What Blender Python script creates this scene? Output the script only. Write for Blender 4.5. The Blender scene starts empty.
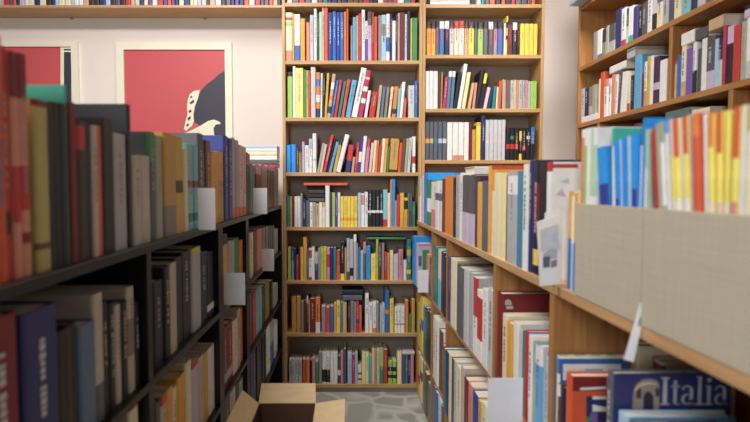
import bpy, bmesh, math, random
from mathutils import Matrix, Vector
random.seed(11)
SC = bpy.context.scene
COL = SC.collection
# ------------------------------------------------------------------ camera model
F = 500.0            # focal length in pixels of a 750 px wide frame
CX = 345.0           # column where the aisle direction vanishes
EYE = 1.27
PT = math.atan(24.0 / F)
CP, SP = math.cos(PT), math.sin(PT)
D = 3.03             # distance of the back bookcases' fronts
YW = D + 0.215       # back wall

def on_back(px, py, Y=D):
    d = Y / (CP - (py - 211) / F * SP)
    return (px - CX) * d / F, (-(py - 211) / F * CP - SP) * d + EYE

def on_side(px, py, X):
    d = F * X / (px - CX)
    v = -(py - 211) * d / F
    return d * CP + v * SP, v * CP - d * SP + EYE

def project(x, y, z):
    z -= EYE
    d = y * CP - z * SP
    d = max(d, 0.05)
    return CX + F * x / d, 211 - F * (y * SP + z * CP) / d

# ------------------------------------------------------------------ materials
def lin(c):
    c /= 255.0
    return c / 12.92 if c <= 0.04045 else ((c + 0.055) / 1.055) ** 2.4

def rgba(t):
    return (lin(t[0]), lin(t[1]), lin(t[2]), 1)

def new_mat(name):
    m = bpy.data.materials.new(name)
    m.use_nodes = True
    nt = m.node_tree
    return m, nt, nt.nodes['Principled BSDF']

def noise_mat(name, rgb, var=0.10, scale=9.0, rough=0.5, spec=0.4, stretch=(1, 1, 1), bump=0.0):
    m, nt, b = new_mat(name)
    tc = nt.nodes.new('ShaderNodeTexCoord')
    mp = nt.nodes.new('ShaderNodeMapping')
    mp.inputs['Scale'].default_value = stretch
    n = nt.nodes.new('ShaderNodeTexNoise')
    n.inputs['Scale'].default_value = scale
    n.inputs['Detail'].default_value = 3
    r = nt.nodes.new('ShaderNodeValToRGB')
    c = rgba(rgb)
    r.color_ramp.elements[0].position = 0.3
    r.color_ramp.elements[1].position = 0.72
    r.color_ramp.elements[0].color = (c[0] * (1 - var), c[1] * (1 - var), c[2] * (1 - var), 1)
    r.color_ramp.elements[1].color = (min(c[0] * (1 + var), 1), min(c[1] * (1 + var), 1), min(c[2] * (1 + var), 1), 1)
    L = nt.links.new
    L(tc.outputs['Object'], mp.inputs['Vector'])
    L(mp.outputs['Vector'], n.inputs['Vector'])
    L(n.outputs['Fac'], r.inputs['Fac'])
    L(r.outputs['Color'], b.inputs['Base Color'])
    b.inputs['Roughness'].default_value = rough
    b.inputs['Specular IOR Level'].default_value = spec
    if bump:
        bp = nt.nodes.new('ShaderNodeBump')
        bp.inputs['Strength'].default_value = bump
        bp.inputs['Distance'].default_value = 0.002
        L(n.outputs['Fac'], bp.inputs['Height'])
        L(bp.outputs['Normal'], b.inputs['Normal'])
    return m

def wood_mat(name, a, c, stretch, rough=0.42):
    m, nt, b = new_mat(name)
    L = nt.links.new
    tc = nt.nodes.new('ShaderNodeTexCoord')
    mp = nt.nodes.new('ShaderNodeMapping')
    mp.inputs['Scale'].default_value = stretch
    n = nt.nodes.new('ShaderNodeTexNoise')
    n.inputs['Scale'].default_value = 4.0
    n.inputs['Detail'].default_value = 6
    n.inputs['Distortion'].default_value = 0.6
    r = nt.nodes.new('ShaderNodeValToRGB')
    r.color_ramp.elements[0].position = 0.32
    r.color_ramp.elements[1].position = 0.68
    r.color_ramp.elements[0].color = rgba(a)
    r.color_ramp.elements[1].color = rgba(c)
    L(tc.outputs['Object'], mp.inputs['Vector'])
    L(mp.outputs['Vector'], n.inputs['Vector'])
    L(n.outputs['Fac'], r.inputs['Fac'])
    L(r.outputs['Color'], b.inputs['Base Color'])
    b.inputs['Roughness'].default_value = rough
    return m

WOOD_X = wood_mat('pine_along_x', (184, 144, 94), (206, 168, 118), (1.2, 22, 22))
WOOD_Y = wood_mat('pine_along_y', (160, 116, 70), (186, 142, 92), (22, 1.2, 22))
WOOD_Z = wood_mat('pine_along_z', (180, 140, 90), (204, 166, 114), (22, 22, 1.2))
OAK_Y = wood_mat('honey_wood_along_y', (158, 108, 58), (186, 136, 82), (22, 1.2, 22))
OAK_Z = wood_mat('honey_wood_along_z', (156, 106, 58), (182, 132, 80), (22, 22, 1.2))
BLACKM = noise_mat('black_painted_wood', (14, 14, 17), 0.25, 14, 0.38, 0.5)
TAUPE = noise_mat('taupe_back_board', (160, 148, 138), 0.08, 6, 0.7)
PAGE = noise_mat('page_edges', (224, 214, 194), 0.08, 60, 0.8, 0.2, (14, 1, 1))
PLASTER = noise_mat('white_plaster', (236, 225, 216), 0.03, 2.2, 0.85, 0.2, bump=0.15)
CEILM = noise_mat('ceiling_paint', (176, 170, 164), 0.02, 2, 0.9)
CREAM_FRAME = noise_mat('cream_painted_frame', (238, 236, 214), 0.03, 8, 0.5)
LINEN = None

def linen_mat():
    m, nt, b = new_mat('linen_covered_board')
    L = nt.links.new
    tc = nt.nodes.new('ShaderNodeTexCoord')
    cols = []
    for st in ((1, 160, 5), (1, 5, 160)):
        mp = nt.nodes.new('ShaderNodeMapping')
        mp.inputs['Scale'].default_value = st
        n = nt.nodes.new('ShaderNodeTexNoise')
        n.inputs['Scale'].default_value = 2.0
        n.inputs['Detail'].default_value = 2
        L(tc.outputs['Object'], mp.inputs['Vector'])
        L(mp.outputs['Vector'], n.inputs['Vector'])
        cols.append(n)
    mx = nt.nodes.new('ShaderNodeMath')
    mx.operation = 'ADD'
    L(cols[0].outputs['Fac'], mx.inputs[0])
    L(cols[1].outputs['Fac'], mx.inputs[1])
    r = nt.nodes.new('ShaderNodeValToRGB')
    r.color_ramp.elements[0].position = 0.3
    r.color_ramp.elements[1].position = 0.7
    r.color_ramp.elements[0].color = rgba((176, 166, 146))
    r.color_ramp.elements[1].color = rgba((190, 180, 158))
    h = nt.nodes.new('ShaderNodeMath')
    h.operation = 'MULTIPLY'
    h.inputs[1].default_value = 0.5
    L(mx.outputs[0], h.inputs[0])
    L(h.outputs[0], r.inputs['Fac'])
    L(r.outputs['Color'], b.inputs['Base Color'])
    b.inputs['Roughness'].default_value = 0.85
    return m
LINEN = linen_mat()
KRAFT = noise_mat('corrugated_cardboard', (206, 180, 140), 0.06, 18, 0.85, 0.2, (1, 1, 8))

def floor_mat():
    m, nt, b = new_mat('crazy_paving_stone')
    L = nt.links.new
    tc = nt.nodes.new('ShaderNodeTexCoord')
    n = nt.nodes.new('ShaderNodeTexNoise')
    n.inputs['Scale'].default_value = 3.0
    add = nt.nodes.new('ShaderNodeMixRGB')
    add.inputs['Fac'].default_value = 0.12
    L(tc.outputs['Object'], add.inputs[1])
    L(tc.outputs['Object'], n.inputs['Vector'])
    L(n.outputs['Color'], add.inputs[2])
    v = nt.nodes.new('ShaderNodeTexVoronoi')
    v.feature = 'DISTANCE_TO_EDGE'
    v.inputs['Scale'].default_value = 5.5
    v2 = nt.nodes.new('ShaderNodeTexVoronoi')
    v2.inputs['Scale'].default_value = 5.5
    L(add.outputs[0], v.inputs['Vector'])
    L(add.outputs[0], v2.inputs['Vector'])
    stone = nt.nodes.new('ShaderNodeMixRGB')
    stone.inputs[1].default_value = rgba((148, 146, 138))
    stone.inputs[2].default_value = rgba((186, 184, 176))
    L(v2.outputs['Color'], stone.inputs['Fac'])
    edge = nt.nodes.new('ShaderNodeValToRGB')
    edge.color_ramp.elements[0].position = 0.015
    edge.color_ramp.elements[1].position = 0.12
    L(v.outputs['Distance'], edge.inputs['Fac'])
    mx = nt.nodes.new('ShaderNodeMixRGB')
    mx.inputs[1].default_value = rgba((204, 202, 194))
    L(edge.outputs['Color'], mx.inputs['Fac'])
    L(stone.outputs[0], mx.inputs[2])
    L(mx.outputs[0], b.inputs['Base Color'])
    b.inputs['Roughness'].default_value = 0.55
    return m
FLOORM = floor_mat()

PAL = {  # key: (label word, rgb)
 'white': ('white', (236, 234, 230)), 'lgrey': ('light grey', (200, 200, 202)), 'grey': ('grey', (146, 146, 148)),
 'dgrey': ('dark grey', (78, 78, 82)), 'black': ('black', (28, 26, 30)), 'silver': ('silver', (176, 178, 182)),
 'cream': ('cream', (236, 222, 182)), 'tan': ('tan', (206, 168, 122)), 'brown': ('brown', (108, 70, 50)),
 'taupe': ('taupe', (140, 126, 112)), 'red': ('red', (206, 44, 44)), 'ored': ('orange red', (228, 82, 42)),
 'orange': ('orange', (238, 128, 40)), 'amber': ('amber', (236, 164, 50)), 'ochre': ('ochre', (204, 152, 56)),
 'gold': ('gold', (218, 172, 48)), 'yellow': ('yellow', (246, 212, 66)), 'lemon': ('lemon yellow', (244, 238, 110)),
 'pyellow': ('pale yellow', (240, 230, 160)), 'lime': ('lime green', (152, 204, 74)), 'ygreen': ('yellow green', (196, 200, 66)),
 'olive': ('olive', (140, 140, 66)), 'sage': ('sage green', (164, 170, 142)), 'green': ('green', (46, 140, 78)),
 'dgreen': ('dark green', (32, 74, 56)), 'pgreen': ('pale green', (178, 214, 178)), 'teal': ('teal', (28, 130, 130)),
 'turq': ('turquoise', (48, 176, 150)), 'cyan': ('pale cyan', (120, 196, 204)), 'sky': ('sky blue', (90, 170, 222)),
 'lblue': ('light blue', (166, 200, 228)), 'blue': ('blue', (46, 104, 190)), 'bblue': ('bright blue', (20, 148, 246)),
 'steel': ('steel blue', (84, 116, 150)), 'slate': ('slate grey', (86, 94, 106)), 'navy': ('navy', (34, 42, 104)),
 'royal': ('royal blue', (40, 54, 160)), 'indigo': ('indigo', (62, 56, 130)), 'violet': ('violet', (120, 84, 176)),
 'purple': ('purple', (102, 62, 140)), 'lilac': ('lilac', (198, 182, 212)), 'mauve': ('mauve', (172, 130, 156)),
 'pink': ('pink', (226, 128, 158)), 'ppink': ('pale pink', (232, 192, 188)), 'crimson': ('crimson', (196, 38, 84)),
 'salmon': ('salmon', (224, 138, 112)), 'maroon': ('maroon', (112, 34, 40)), 'dred': ('dark red', (130, 28, 32)),
 'plum': ('plum', (66, 38, 66)), 'dnavy': ('dark navy', (24, 28, 52)), 'greige': ('greige', (196, 184, 168)),
 'oyellow': ('olive yellow', (190, 174, 98)),
 'myellow': ('bright yellow', (250, 230, 96)),
 'tblue': ('teal blue', (62, 130, 166)),
 'gteal': ('grey teal', (84, 118, 112)),
 'dbrown': ('dark brown', (58, 42, 36)),
}
def _soft(c):
    g = 0.3 * c[0] + 0.59 * c[1] + 0.11 * c[2]
    return tuple(12 + 0.95 * (v + (g - v) * 0.12) for v in c)
PAL = {k: (w, _soft(c)) for k, (w, c) in PAL.items()}
_mc = {}
def cm(key):
    if key not in _mc:
        _mc[key] = noise_mat('cover_' + PAL[key][0].replace(' ', '_'), PAL[key][1], 0.06, 40, 0.42, 0.45, (1, 1, 1))
    return _mc[key]

# ------------------------------------------------------------------ object helpers
def box(bm, a, b, mi=0):
    x0, x1 = sorted((a[0], b[0])); y0, y1 = sorted((a[1], b[1])); z0, z1 = sorted((a[2], b[2]))
    v = [bm.verts.new(p) for p in ((x0, y0, z0), (x1, y0, z0), (x1, y1, z0), (x0, y1, z0),
                                   (x0, y0, z1), (x1, y0, z1), (x1, y1, z1), (x0, y1, z1))]
    for q in ((0, 3, 2, 1), (4, 5, 6, 7), (0, 1, 5, 4), (1, 2, 6, 5), (2, 3, 7, 6), (3, 0, 4, 7)):
        f = bm.faces.new([v[i] for i in q])
        f.material_index = mi
    return v

def mesh_obj(name, bm, mats, parent=None, bevel=0.0):
    me = bpy.data.meshes.new(name)
    bmesh.ops.recalc_face_normals(bm, faces=bm.faces)
    bm.to_mesh(me)
    bm.free()
    for m in (mats if isinstance(mats, (list, tuple)) else [mats]):
        me.materials.append(m)
    o = bpy.data.objects.new(name, me)
    COL.objects.link(o)
    if parent:
        o.parent = parent
    if bevel:
        md = o.modifiers.new('edge', 'BEVEL')
        md.width = bevel
        md.segments = 2
        md.limit_method = 'ANGLE'
    return o

def empty(name, loc, rot=(0, 0, 0)):
    o = bpy.data.objects.new(name, None)
    o.empty_display_size = 0.05
    o.location = loc
    o.rotation_euler = rot
    COL.objects.link(o)
    return o

LABELS = {}
def tag(o, label, cat, group=None):
    n = len(label.split())
    assert 4 <= n <= 16, (n, label)
    assert label not in LABELS, label
    LABELS[label] = o
    o['label'] = label
    o['category'] = cat
    if group:
        o['group'] = group
    return o

def structure(o):
    o['kind'] = 'structure'
    return o

def part_box(name, a, b, mat, parent, bevel=0.0015):
    bm = bmesh.new()
    px, py, pz = parent.location if parent else (0, 0, 0)
    box(bm, (a[0] - px, a[1] - py, a[2] - pz), (b[0] - px, b[1] - py, b[2] - pz))
    return mesh_obj(name, bm, mat, parent, bevel)

# ------------------------------------------------------------------ books
# local frame of a book: x = thickness, y = into the shelf (spine at y=0), z = height
def cover_bm(bm, t, h, dep, bands, m_of, rounded, ink=None, rnd=None, front=None):
    """wrapped cover with coloured bands; m_of(key) -> slot"""
    bt = min(0.0022, t * 0.14)
    r = min(t * 0.42, 0.006 if rounded else 0.0025)
    prof = [(-t / 2, dep)]
    n = 3 if rounded else 1
    for i in range(n + 1):
        a = math.pi / 2 * i / n
        prof.append((-t / 2 + r - r * math.cos(a), r - r * math.sin(a)))
    for i in range(n + 1):
        a = math.pi / 2 * i / n
        prof.append((t / 2 - r + r * math.sin(a), r - r * math.cos(a)))
    prof.append((t / 2, dep))
    inner = [(t / 2 - bt, dep), (t / 2 - bt, bt * 1.4), (-t / 2 + bt, bt * 1.4), (-t / 2 + bt, dep)]
    zs = sorted({0.0, h} | {max(0, min(h, b[i] * h)) for b in bands for i in (0, 1)})
    npf = len(prof)
    rings = []
    for z in zs:
        rings.append(([bm.verts.new((x, y, z)) for x, y in prof], [bm.verts.new((x, y, z)) for x, y in inner]))
    base = m_of(None)
    for k in range(len(zs) - 1):
        zc = (zs[k] + zs[k + 1]) / 2 / h
        mi, wrap = base, False
        for b in bands:
            if b[0] <= zc <= b[1]:
                mi = m_of(b[2])
        o0, i0 = rings[k]
        o1, i1 = rings[k + 1]
        for j in range(npf - 1):
            f = bm.faces.new((o0[j], o0[j + 1], o1[j + 1], o1[j]))
            side = j == 0 or j == npf - 2
            f.material_index = (m_of(front) if front else base) if side else mi
        for j in range(3):
            f = bm.faces.new((i0[j], i0[j + 1], i1[j + 1], i1[j]))
            f.material_index = base
        f = bm.faces.new((o0[-1], i0[0], i1[0], o1[-1])); f.material_index = base
        f = bm.faces.new((i0[3], o0[0], o1[0], i1[3])); f.material_index = base
    for (o, i) in (rings[0], rings[-1]):
        f = bm.faces.new([o[0], *o[1:], *i]) if False else None
        # cap: left board, spine, right board
        c1 = bm.faces.new([o[0]] + [i[3], i[2]] + [o[1]]); c1.material_index = base
        c2 = bm.faces.new([o[-1], o[-2], i[1], i[0]]); c2.material_index = base
        c3 = bm.faces.new(list(o[1:-1]) + [i[1], i[2]]); c3.material_index = base
    if ink:
        # a line of printed marks running down the spine
        mi = m_of(ink)
        w = min(t * 0.32, 0.014)
        z = h * rnd.uniform(0.8, 0.9)
        end = h * rnd.uniform(0.3, 0.5)
        yo = -0.0003
        while z > end:
            l = rnd.uniform(0.004, 0.009)
            ww = w * rnd.uniform(0.6, 1.0)
            q = [bm.verts.new((sx * ww / 2, yo, zz)) for sx, zz in ((-1, z - l), (1, z - l), (1, z), (-1, z))]
            f = bm.faces.new(q)
            f.material_index = mi
            z -= l + rnd.choice((0.002, 0.002, 0.003, 0.008))

def pages_bm(bm, t, h, dep, mi=0):
    bt = min(0.0022, t * 0.14)
    box(bm, (-t / 2 + bt * 1.05, bt * 1.5, 0.003), (t / 2 - bt * 1.05, dep - 0.004, h - 0.0035), mi)

DARKS = {'black', 'dgrey', 'navy', 'royal', 'indigo', 'maroon', 'dred', 'plum', 'dnavy', 'dbrown', 'dgreen', 'slate', 'blue', 'brown', 'teal', 'purple', 'steel', 'red', 'green', 'crimson'}
BOOKS = []     # dicts waiting to be ranked and built

class Row:
    def __init__(s, kind, phrase, group, z, plane, lim, dep, ox=0, oy=0, sc=1.0, cat='book', lift=0.0, side_word='left'):
        s.kind, s.phrase, s.group, s.z, s.plane, s.lim, s.dep = kind, phrase, group, z, plane, lim, dep
        s.ox, s.oy, s.sc, s.cat = ox, oy, sc, cat
    def s_of(s, px, py):
        if s.kind == 'back':
            return on_back(px, py, s.plane)[0]
        y = on_side(px, py, s.plane)[0]
        return y if s.kind == 'left' else -y
    def z_of(s, px, py):
        if s.kind == 'back':
            return on_back(px, py, s.plane)[1]
        return on_side(px, py, s.plane)[1]
    def world(s, sv, q, z):
        # q = how far the spine is pulled out towards the aisle
        if s.kind == 'back':
            return (sv, s.plane - q, z)
        if s.kind == 'left':
            return (s.plane + q, sv, z)
        return (s.plane - q, -sv, z)
    def headroom(s):
        # clear height up to the board above
        if s.kind == 'left':
            up = [z - 0.016 for z in LZ if z > s.z + 0.05]
        elif s.kind == 'right' and s.plane < 1:
            up = [z - 0.02 for z in RZ if z > s.z + 0.05]
        elif s.kind == 'right':
            up = [z - 0.022 for z in UZ if z > s.z + 0.05]
        else:
            return 1.0
        return min(up) - s.z - 0.004 if up else 1.0
    def rz(s):
        return {'back': 0, 'left': math.pi / 2, 'right': -math.pi / 2}[s.kind]

def quad(b):
    """corners in (s, z) of a leaning book standing at s"""
    a, t, h = b['lean'], b['t'], b['h']
    ca, sa = math.cos(a), math.sin(a)
    zo = b['z'] + t / 2 * abs(sa)
    out = []
    for x, z in ((-t / 2, 0), (t / 2, 0), (t / 2, h), (-t / 2, h)):
        out.append((b['s'] + x * ca + z * sa, zo - x * sa + z * ca))
    return out

def push_needed(A, B, gap=0.0006):
    """distance B must move in +s so that it clears A"""
    best = 0.0
    # support along horizontal lines: compare right boundary of A and left boundary of B at sampled z
    def ext(Q, z):
        xs = []
        for i in range(4):
            (x0, z0), (x1, z1) = Q[i], Q[(i + 1) % 4]
            if min(z0, z1) - 1e-9 <= z <= max(z0, z1) + 1e-9:
                if abs(z1 - z0) < 1e-9:
                    xs += [x0, x1]
                else:
                    xs.append(x0 + (x1 - x0) * (z - z0) / (z1 - z0))
        return xs
    zs = [p[1] for p in A] + [p[1] for p in B]
    for z in zs:
        a, b = ext(A, z), ext(B, z)
        if a and b:
            best = max(best, max(a) - min(b) + gap)
    return best

def row(R, text, split=0.085):
    bs = []
    rnd = random.Random(hash(len(text)) + len(R.phrase))
    for ln in text.strip().split('\n'):
        for item in ln.split('|'):
            w = item.split()
            if not w:
                continue
            x0, x1, top = float(w[0]), float(w[1]), float(w[2])
            key = w[3]
            o = {}
            for e in w[4:]:
                k, v = e.split('=')
                o.setdefault(k, []).append(v)
            x0 = R.ox + x0 / R.sc; x1 = R.ox + x1 / R.sc
            py = R.oy + top / R.sc
            lp = float(o.get('l', ['0'])[0]) / R.sc
            xm = (x0 + x1) / 2
            ztop = R.z_of(xm, py)
            hv = ztop - R.z
            pm = py
            if R.kind != 'back':      # spines were measured half way up
                pm = (py + 187 + (EYE - R.z) / abs(R.plane) * abs(xm - CX)) / 2
            s0, s1 = R.s_of(x0, pm), R.s_of(x1, pm)
            room = R.headroom()
            if hv > room:
                hv = room * rnd.uniform(0.93, 1.0)
            ls = R.s_of(xm + lp, pm) - R.s_of(xm, pm)
            a = math.atan2(ls, max(hv, 0.05))
            wd = (s1 - s0)
            n = max(1, math.ceil(wd / split)) if 'x' not in o else 1
            for k in range(n):
                t = wd / n * math.cos(a) * 0.975
                h = (hv - t * abs(math.sin(a))) / math.cos(a)
                h *= 1.0 if k == 0 else rnd.uniform(0.975, 1.0)
                bands = []
                for v in o.get('b', []):
                    rg, c = v.split(':')
                    p, q = rg.split('-')
                    bands.append((float(p), float(q), c))
                bs.append(dict(row=R, key=key, t=max(t, 0.004), h=h, lean=a, z=R.z, s=s0 + wd * (k + 0.5) / n,
                               bands=bands, q=float(o.get('p', [str(rnd.uniform(-0.003, 0.0006 if R.cat == 'magazine' else 0.003))])[0]),
                               dep=float(o['d'][0]) if 'd' in o else min(R.dep, max(0.10, h * rnd.uniform(0.62, 0.72))),
                               front=o.get('f', [None])[0], ink=o.get('i', ['auto'])[0], note=o.get('n', [''])[0].replace('_', ' '),
                               rnd=rnd.random(), xp=(x0, x1)))
    # settle the row so that nothing overlaps and everything stays between the uprights
    for attempt in range(40):
        for i, b in enumerate(bs):
            if attempt == 0:
                b['s_want'] = b['s']
            b['s'] = b['s_want']
            Q = quad(b)
            lo = min(p[0] for p in Q)
            if lo < R.lim[0] + 0.0008:
                b['s'] += R.lim[0] + 0.0008 - lo
            for c in bs[max(0, i - 6):i]:
                p = push_needed(quad(c), quad(b))
                if p > 0:
                    b['s'] += p
        over = max(max(p[0] for p in quad(b)) for b in bs) - (R.lim[1] - 0.0008)
        if over <= 0:
            break
        # pull from the far end
        for i in range(len(bs) - 1, -1, -1):
            b = bs[i]
            hi = max(p[0] for p in quad(b))
            lim = R.lim[1] - 0.0008
            if hi > lim:
                b['s'] -= hi - lim
            for c in bs[i + 1:i + 7]:
                p = push_needed(quad(b), quad(c))
                if p > 0:
                    b['s'] -= p
        under = R.lim[0] + 0.0004 - min(min(p[0] for p in quad(b)) for b in bs)
        if under <= 0:
            break
        for b in bs:
            b['t'] *= 0.985
    else:
        print('ROW DID NOT FIT', R.phrase, over)
    for i, b in enumerate(bs):
        b['i'] = i
    BOOKS.extend(bs)

ORD = ['zeroth', 'first', 'second', 'third', 'fourth', 'fifth', 'sixth', 'seventh', 'eighth', 'ninth', 'tenth', 'eleventh', 'twelfth',
       'thirteenth', 'fourteenth', 'fifteenth', 'sixteenth', 'seventeenth', 'eighteenth', 'nineteenth', 'twentieth']

def lay(R, label, t, w, h, key, loc, rz, tilt=(0, 0), cat='book', group=None, name='book', bands=(), front=None):
    """a book lying flat: loc = centre of its underside, w along local x, h along local y"""
    BOOKS.append(dict(flat=True, label=label, t=t, w=w, h=h, key=key, loc=loc, rz=rz, tilt=tilt, cat=cat, group=group, bands=list(bands), front=front, name=name))

def book_corners(b):
    if b.get('flat'):
        x, y, z = b['loc']
        c, s = math.cos(b['rz']), math.sin(b['rz'])
        out = []
        for u in (-b['w'] / 2, b['w'] / 2):
            for v in (-b['h'] / 2, b['h'] / 2):
                for k in (0, b['t']):
                    out.append((x + c * u - s * v, y + s * u + c * v, z + k))
        return out
    R = b['row']
    return [R.world(s, b['q'], z) for s, z in quad(b)]

def area(b):
    P = [project(*p) for p in book_corners(b)]
    x0, x1 = max(0, min(p[0] for p in P)), min(750, max(p[0] for p in P))
    y0, y1 = max(0, min(p[1] for p in P)), min(422, max(p[1] for p in P))
    if x1 <= x0 or y1 <= y0:
        return 0.0
    a = (x1 - x0) * (y1 - y0)
    if not b.get('flat') and b['row'].kind != 'back' and b['row'].z < 1.2 and a > 20:
        # the top strip of the cover that shows above the nearer neighbours
        a += min(b['dep'] * F / max(0.4, P and book_corners(b)[0][1]), 70) * (12 if abs(b['q']) > 0.02 else 4)
    return a

def build_mesh(b, detail):
    slots = []
    mats = []
    def m_of(k):
        k = k or b['key']
        if k not in slots:
            slots.append(k)
            mats.append(cm(k))
        return slots.index(k)
    bm = bmesh.new()
    r = random.Random(int(b.get('rnd', 0.5) * 1e6))
    ink = None
    if b.get('flat'):
        t, h, dep = b['t'], b['h'], b['w']
    else:
        t, h, dep = b['t'], b['h'], b['dep']
        if b['ink'] == 'auto':
            if t > 0.009 and r.random() < 0.5:
                ink = r.choice(('silver', 'silver', 'tan', 'grey')) if b['key'] in DARKS else r.choice(('grey', 'taupe', 'steel', 'mauve', 'brown'))
        elif b['ink'] != 'no':
            ink = b['ink']
    cover_bm(bm, t, h, dep, b['bands'], m_of, t > 0.018, ink, r, b.get('front'))
    return bm, mats, t, h, dep

def finish_books(limit=300):
    # ordinals per colour inside each row
    seen, total = {}, {}
    for b in BOOKS:
        if b.get('flat'):
            continue
        k = (id(b['row']), b['key'])
        seen[k] = seen.get(k, 0) + 1
        b['ord'] = seen[k]
        total[k] = seen[k]
    tall = {}
    ranked = [b for b in BOOKS if (b['row'].cat if not b.get('flat') else b['cat']) == 'book']
    for b in BOOKS:
        b['area'] = area(b)
    ranked.sort(key=lambda b: -b['area'])
    keep = set(id(b) for b in ranked[:limit])
    rest = ranked[limit:]
    for b in BOOKS:
        cat = b['cat'] if b.get('flat') else b['row'].cat
        if cat == 'book' and id(b) not in keep:
            continue
        big = b['area'] > 260
        bm, mats, t, h, dep = build_mesh(b, big)
        if b.get('flat'):
            M = Matrix.Translation(b['loc']) @ Matrix.Rotation(b['rz'], 4, 'Z') @ Matrix.Rotation(b['tilt'][0], 4, 'X') @ Matrix.Rotation(b['tilt'][1], 4, 'Y')
            # lying: spine along local y at x=-w/2
            L = Matrix(((0, 1, 0, -dep / 2), (0, 0, 1, -h / 2), (1, 0, 0, t / 2), (0, 0, 0, 1)))
            bmesh.ops.transform(bm, matrix=L, verts=bm.verts)
            label, group, name = b['label'], b['group'], b['name']
            root_loc, root_rot = b['loc'], M.to_euler()
        else:
            R = b['row']
            name = {'book': 'book', 'magazine': 'magazine'}[cat]
            loc = R.world(b['s'], b['q'], b['z'] + b['t'] / 2 * abs(math.sin(b['lean'])))
            root_loc, root_rot = loc, (0, b['lean'], R.rz())
            cw = PAL[b['key']][0]
            n = total[(id(R), b['key'])]
            adj = ''
            if b['lean'] > math.radians(5):
                adj = 'leaning '
            elif b['t'] > 0.05:
                adj = 'thick '
            elif b['t'] < 0.014:
                adj = 'thin '
            note = ''
            if b['note']:
                note = ' with ' + b['note']
            elif b['bands']:
                z0, z1, c = b['bands'][0]
                note = ' with %s %s' % (PAL[c][0], 'top' if z1 > 0.95 else 'foot' if z0 < 0.05 else 'band')
            where = 'the only %s one' % cw if n == 1 else '%s %s from left' % (ORD[b['ord']], cw)
            label = '%s%s %s%s, %s, %s' % (adj, cw, cat, note, where, R.phrase)
            if len(label.split()) > 16:
                label = '%s%s %s, %s, %s' % (adj, cw, cat, where, R.phrase)
            if len(label.split()) > 16:
                label = '%s %s, %s, %s' % (cw, cat, where, R.phrase)
            group = R.group
            L = None
        if big:
            root = empty(name, root_loc, root_rot)
            mesh_obj('cover', bm, mats, root)
            pb = bmesh.new()
            pages_bm(pb, t, h, dep)
            if L is not None:
                bmesh.ops.transform(pb, matrix=L, verts=pb.verts)
            mesh_obj('pages', pb, PAGE, root)
        else:
            pb = len(mats)
            pages = bmesh.new()
            pages_bm(pages, t, h, dep, pb)
            if L is not None:
                bmesh.ops.transform(pages, matrix=L, verts=pages.verts)
            tmp = bpy.data.meshes.new('tmp')
            pages.to_mesh(tmp); pages.free()
            bm.from_mesh(tmp)
            bpy.data.meshes.remove(tmp)
            root = mesh_obj(name, bm, mats + [PAGE])
            root.location = root_loc
            root.rotation_euler = root_rot
        b['root'] = root
        tag(root, label, cat, group)
    # the slimmest and smallest of several hundred books: one object
    if rest:
        keys, mats = [], []
        allbm = bmesh.new()
        for b in rest:
            bm, ms, t, h, dep = build_mesh(b, False)
            idx = []
            for m in ms + [PAGE]:
                if m.name not in keys:
                    keys.append(m.name); mats.append(m)
                idx.append(keys.index(m.name))
            pages_bm(bm, t, h, dep, len(ms))
            bmesh.ops.recalc_face_normals(bm, faces=bm.faces)
            for f in bm.faces:
                f.material_index = idx[f.material_index]
            if b.get('flat'):
                L = Matrix(((0, 1, 0, -dep / 2), (0, 0, 1, -h / 2), (1, 0, 0, t / 2), (0, 0, 0, 1)))
                M = Matrix.Translation(b['loc']) @ Matrix.Rotation(b['rz'], 4, 'Z') @ L
            else:
                R = b['row']
                M = Matrix.Translation(R.world(b['s'], b['q'], b['z'] + b['t'] / 2 * abs(math.sin(b['lean'])))) @ \
                    Matrix.Rotation(R.rz(), 4, 'Z') @ Matrix.Rotation(b['lean'], 4, 'Y')
            bmesh.ops.transform(bm, matrix=M, verts=bm.verts)
            tmp = bpy.data.meshes.new('tmp')
            bm.to_mesh(tmp); bm.free()
            allbm.from_mesh(tmp)
            bpy.data.meshes.remove(tmp)
        me = bpy.data.meshes.new('small_books')
        allbm.to_mesh(me); allbm.free()
        for m in mats:
            me.materials.append(m)
        o = bpy.data.objects.new('small_books', me)
        COL.objects.link(o)
        tag(o, 'the many thin or barely visible books filling the gaps on all the shelves', 'books')
        o['kind'] = 'stuff'
    print('BOOKS', len(BOOKS), 'kept', len(keep), 'rest', len(rest), 'smallest kept', ranked[min(limit, len(ranked)) - 1]['area'])
# ================================================================== room
def slab(name, a, b, mat, kind=True):
    bm = bmesh.new()
    box(bm, a, b)
    o = mesh_obj(name, bm, mat)
    if kind:
        structure(o)
    return o
XL, XR, YN, ZC = -2.9, 1.52, -1.7, 3.0
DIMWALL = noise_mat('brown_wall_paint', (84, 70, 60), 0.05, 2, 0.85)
slab('floor', (XL, YN, -0.06), (XR, YW, 0), FLOORM)
slab('ceiling', (XL, YN, ZC), (XR, YW, ZC + 0.06), CEILM)
slab('wall_back', (XL - 0.06, YW, -0.06), (XR + 0.06, YW + 0.06, ZC + 0.06), PLASTER)
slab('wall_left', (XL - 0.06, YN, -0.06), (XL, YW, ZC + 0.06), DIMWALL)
slab('wall_right', (XR, YN, -0.06), (XR + 0.06, YW, ZC + 0.06), PLASTER)
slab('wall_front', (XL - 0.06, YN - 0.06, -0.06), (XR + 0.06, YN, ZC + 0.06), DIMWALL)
bx = lambda px, py=200, Y=D: on_back(px, py, Y)[0]
bz = lambda py, px=345, Y=D: on_back(px, py, Y)[1]
# wooden rail on the back wall, right of the narrow bookcase
slab('trim_1', (bx(543, 160), YW - 0.02, bz(165.5, 345, YW)), (1.25, YW - 0.0005, bz(158.5, 345, YW)), WOOD_X)

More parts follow.
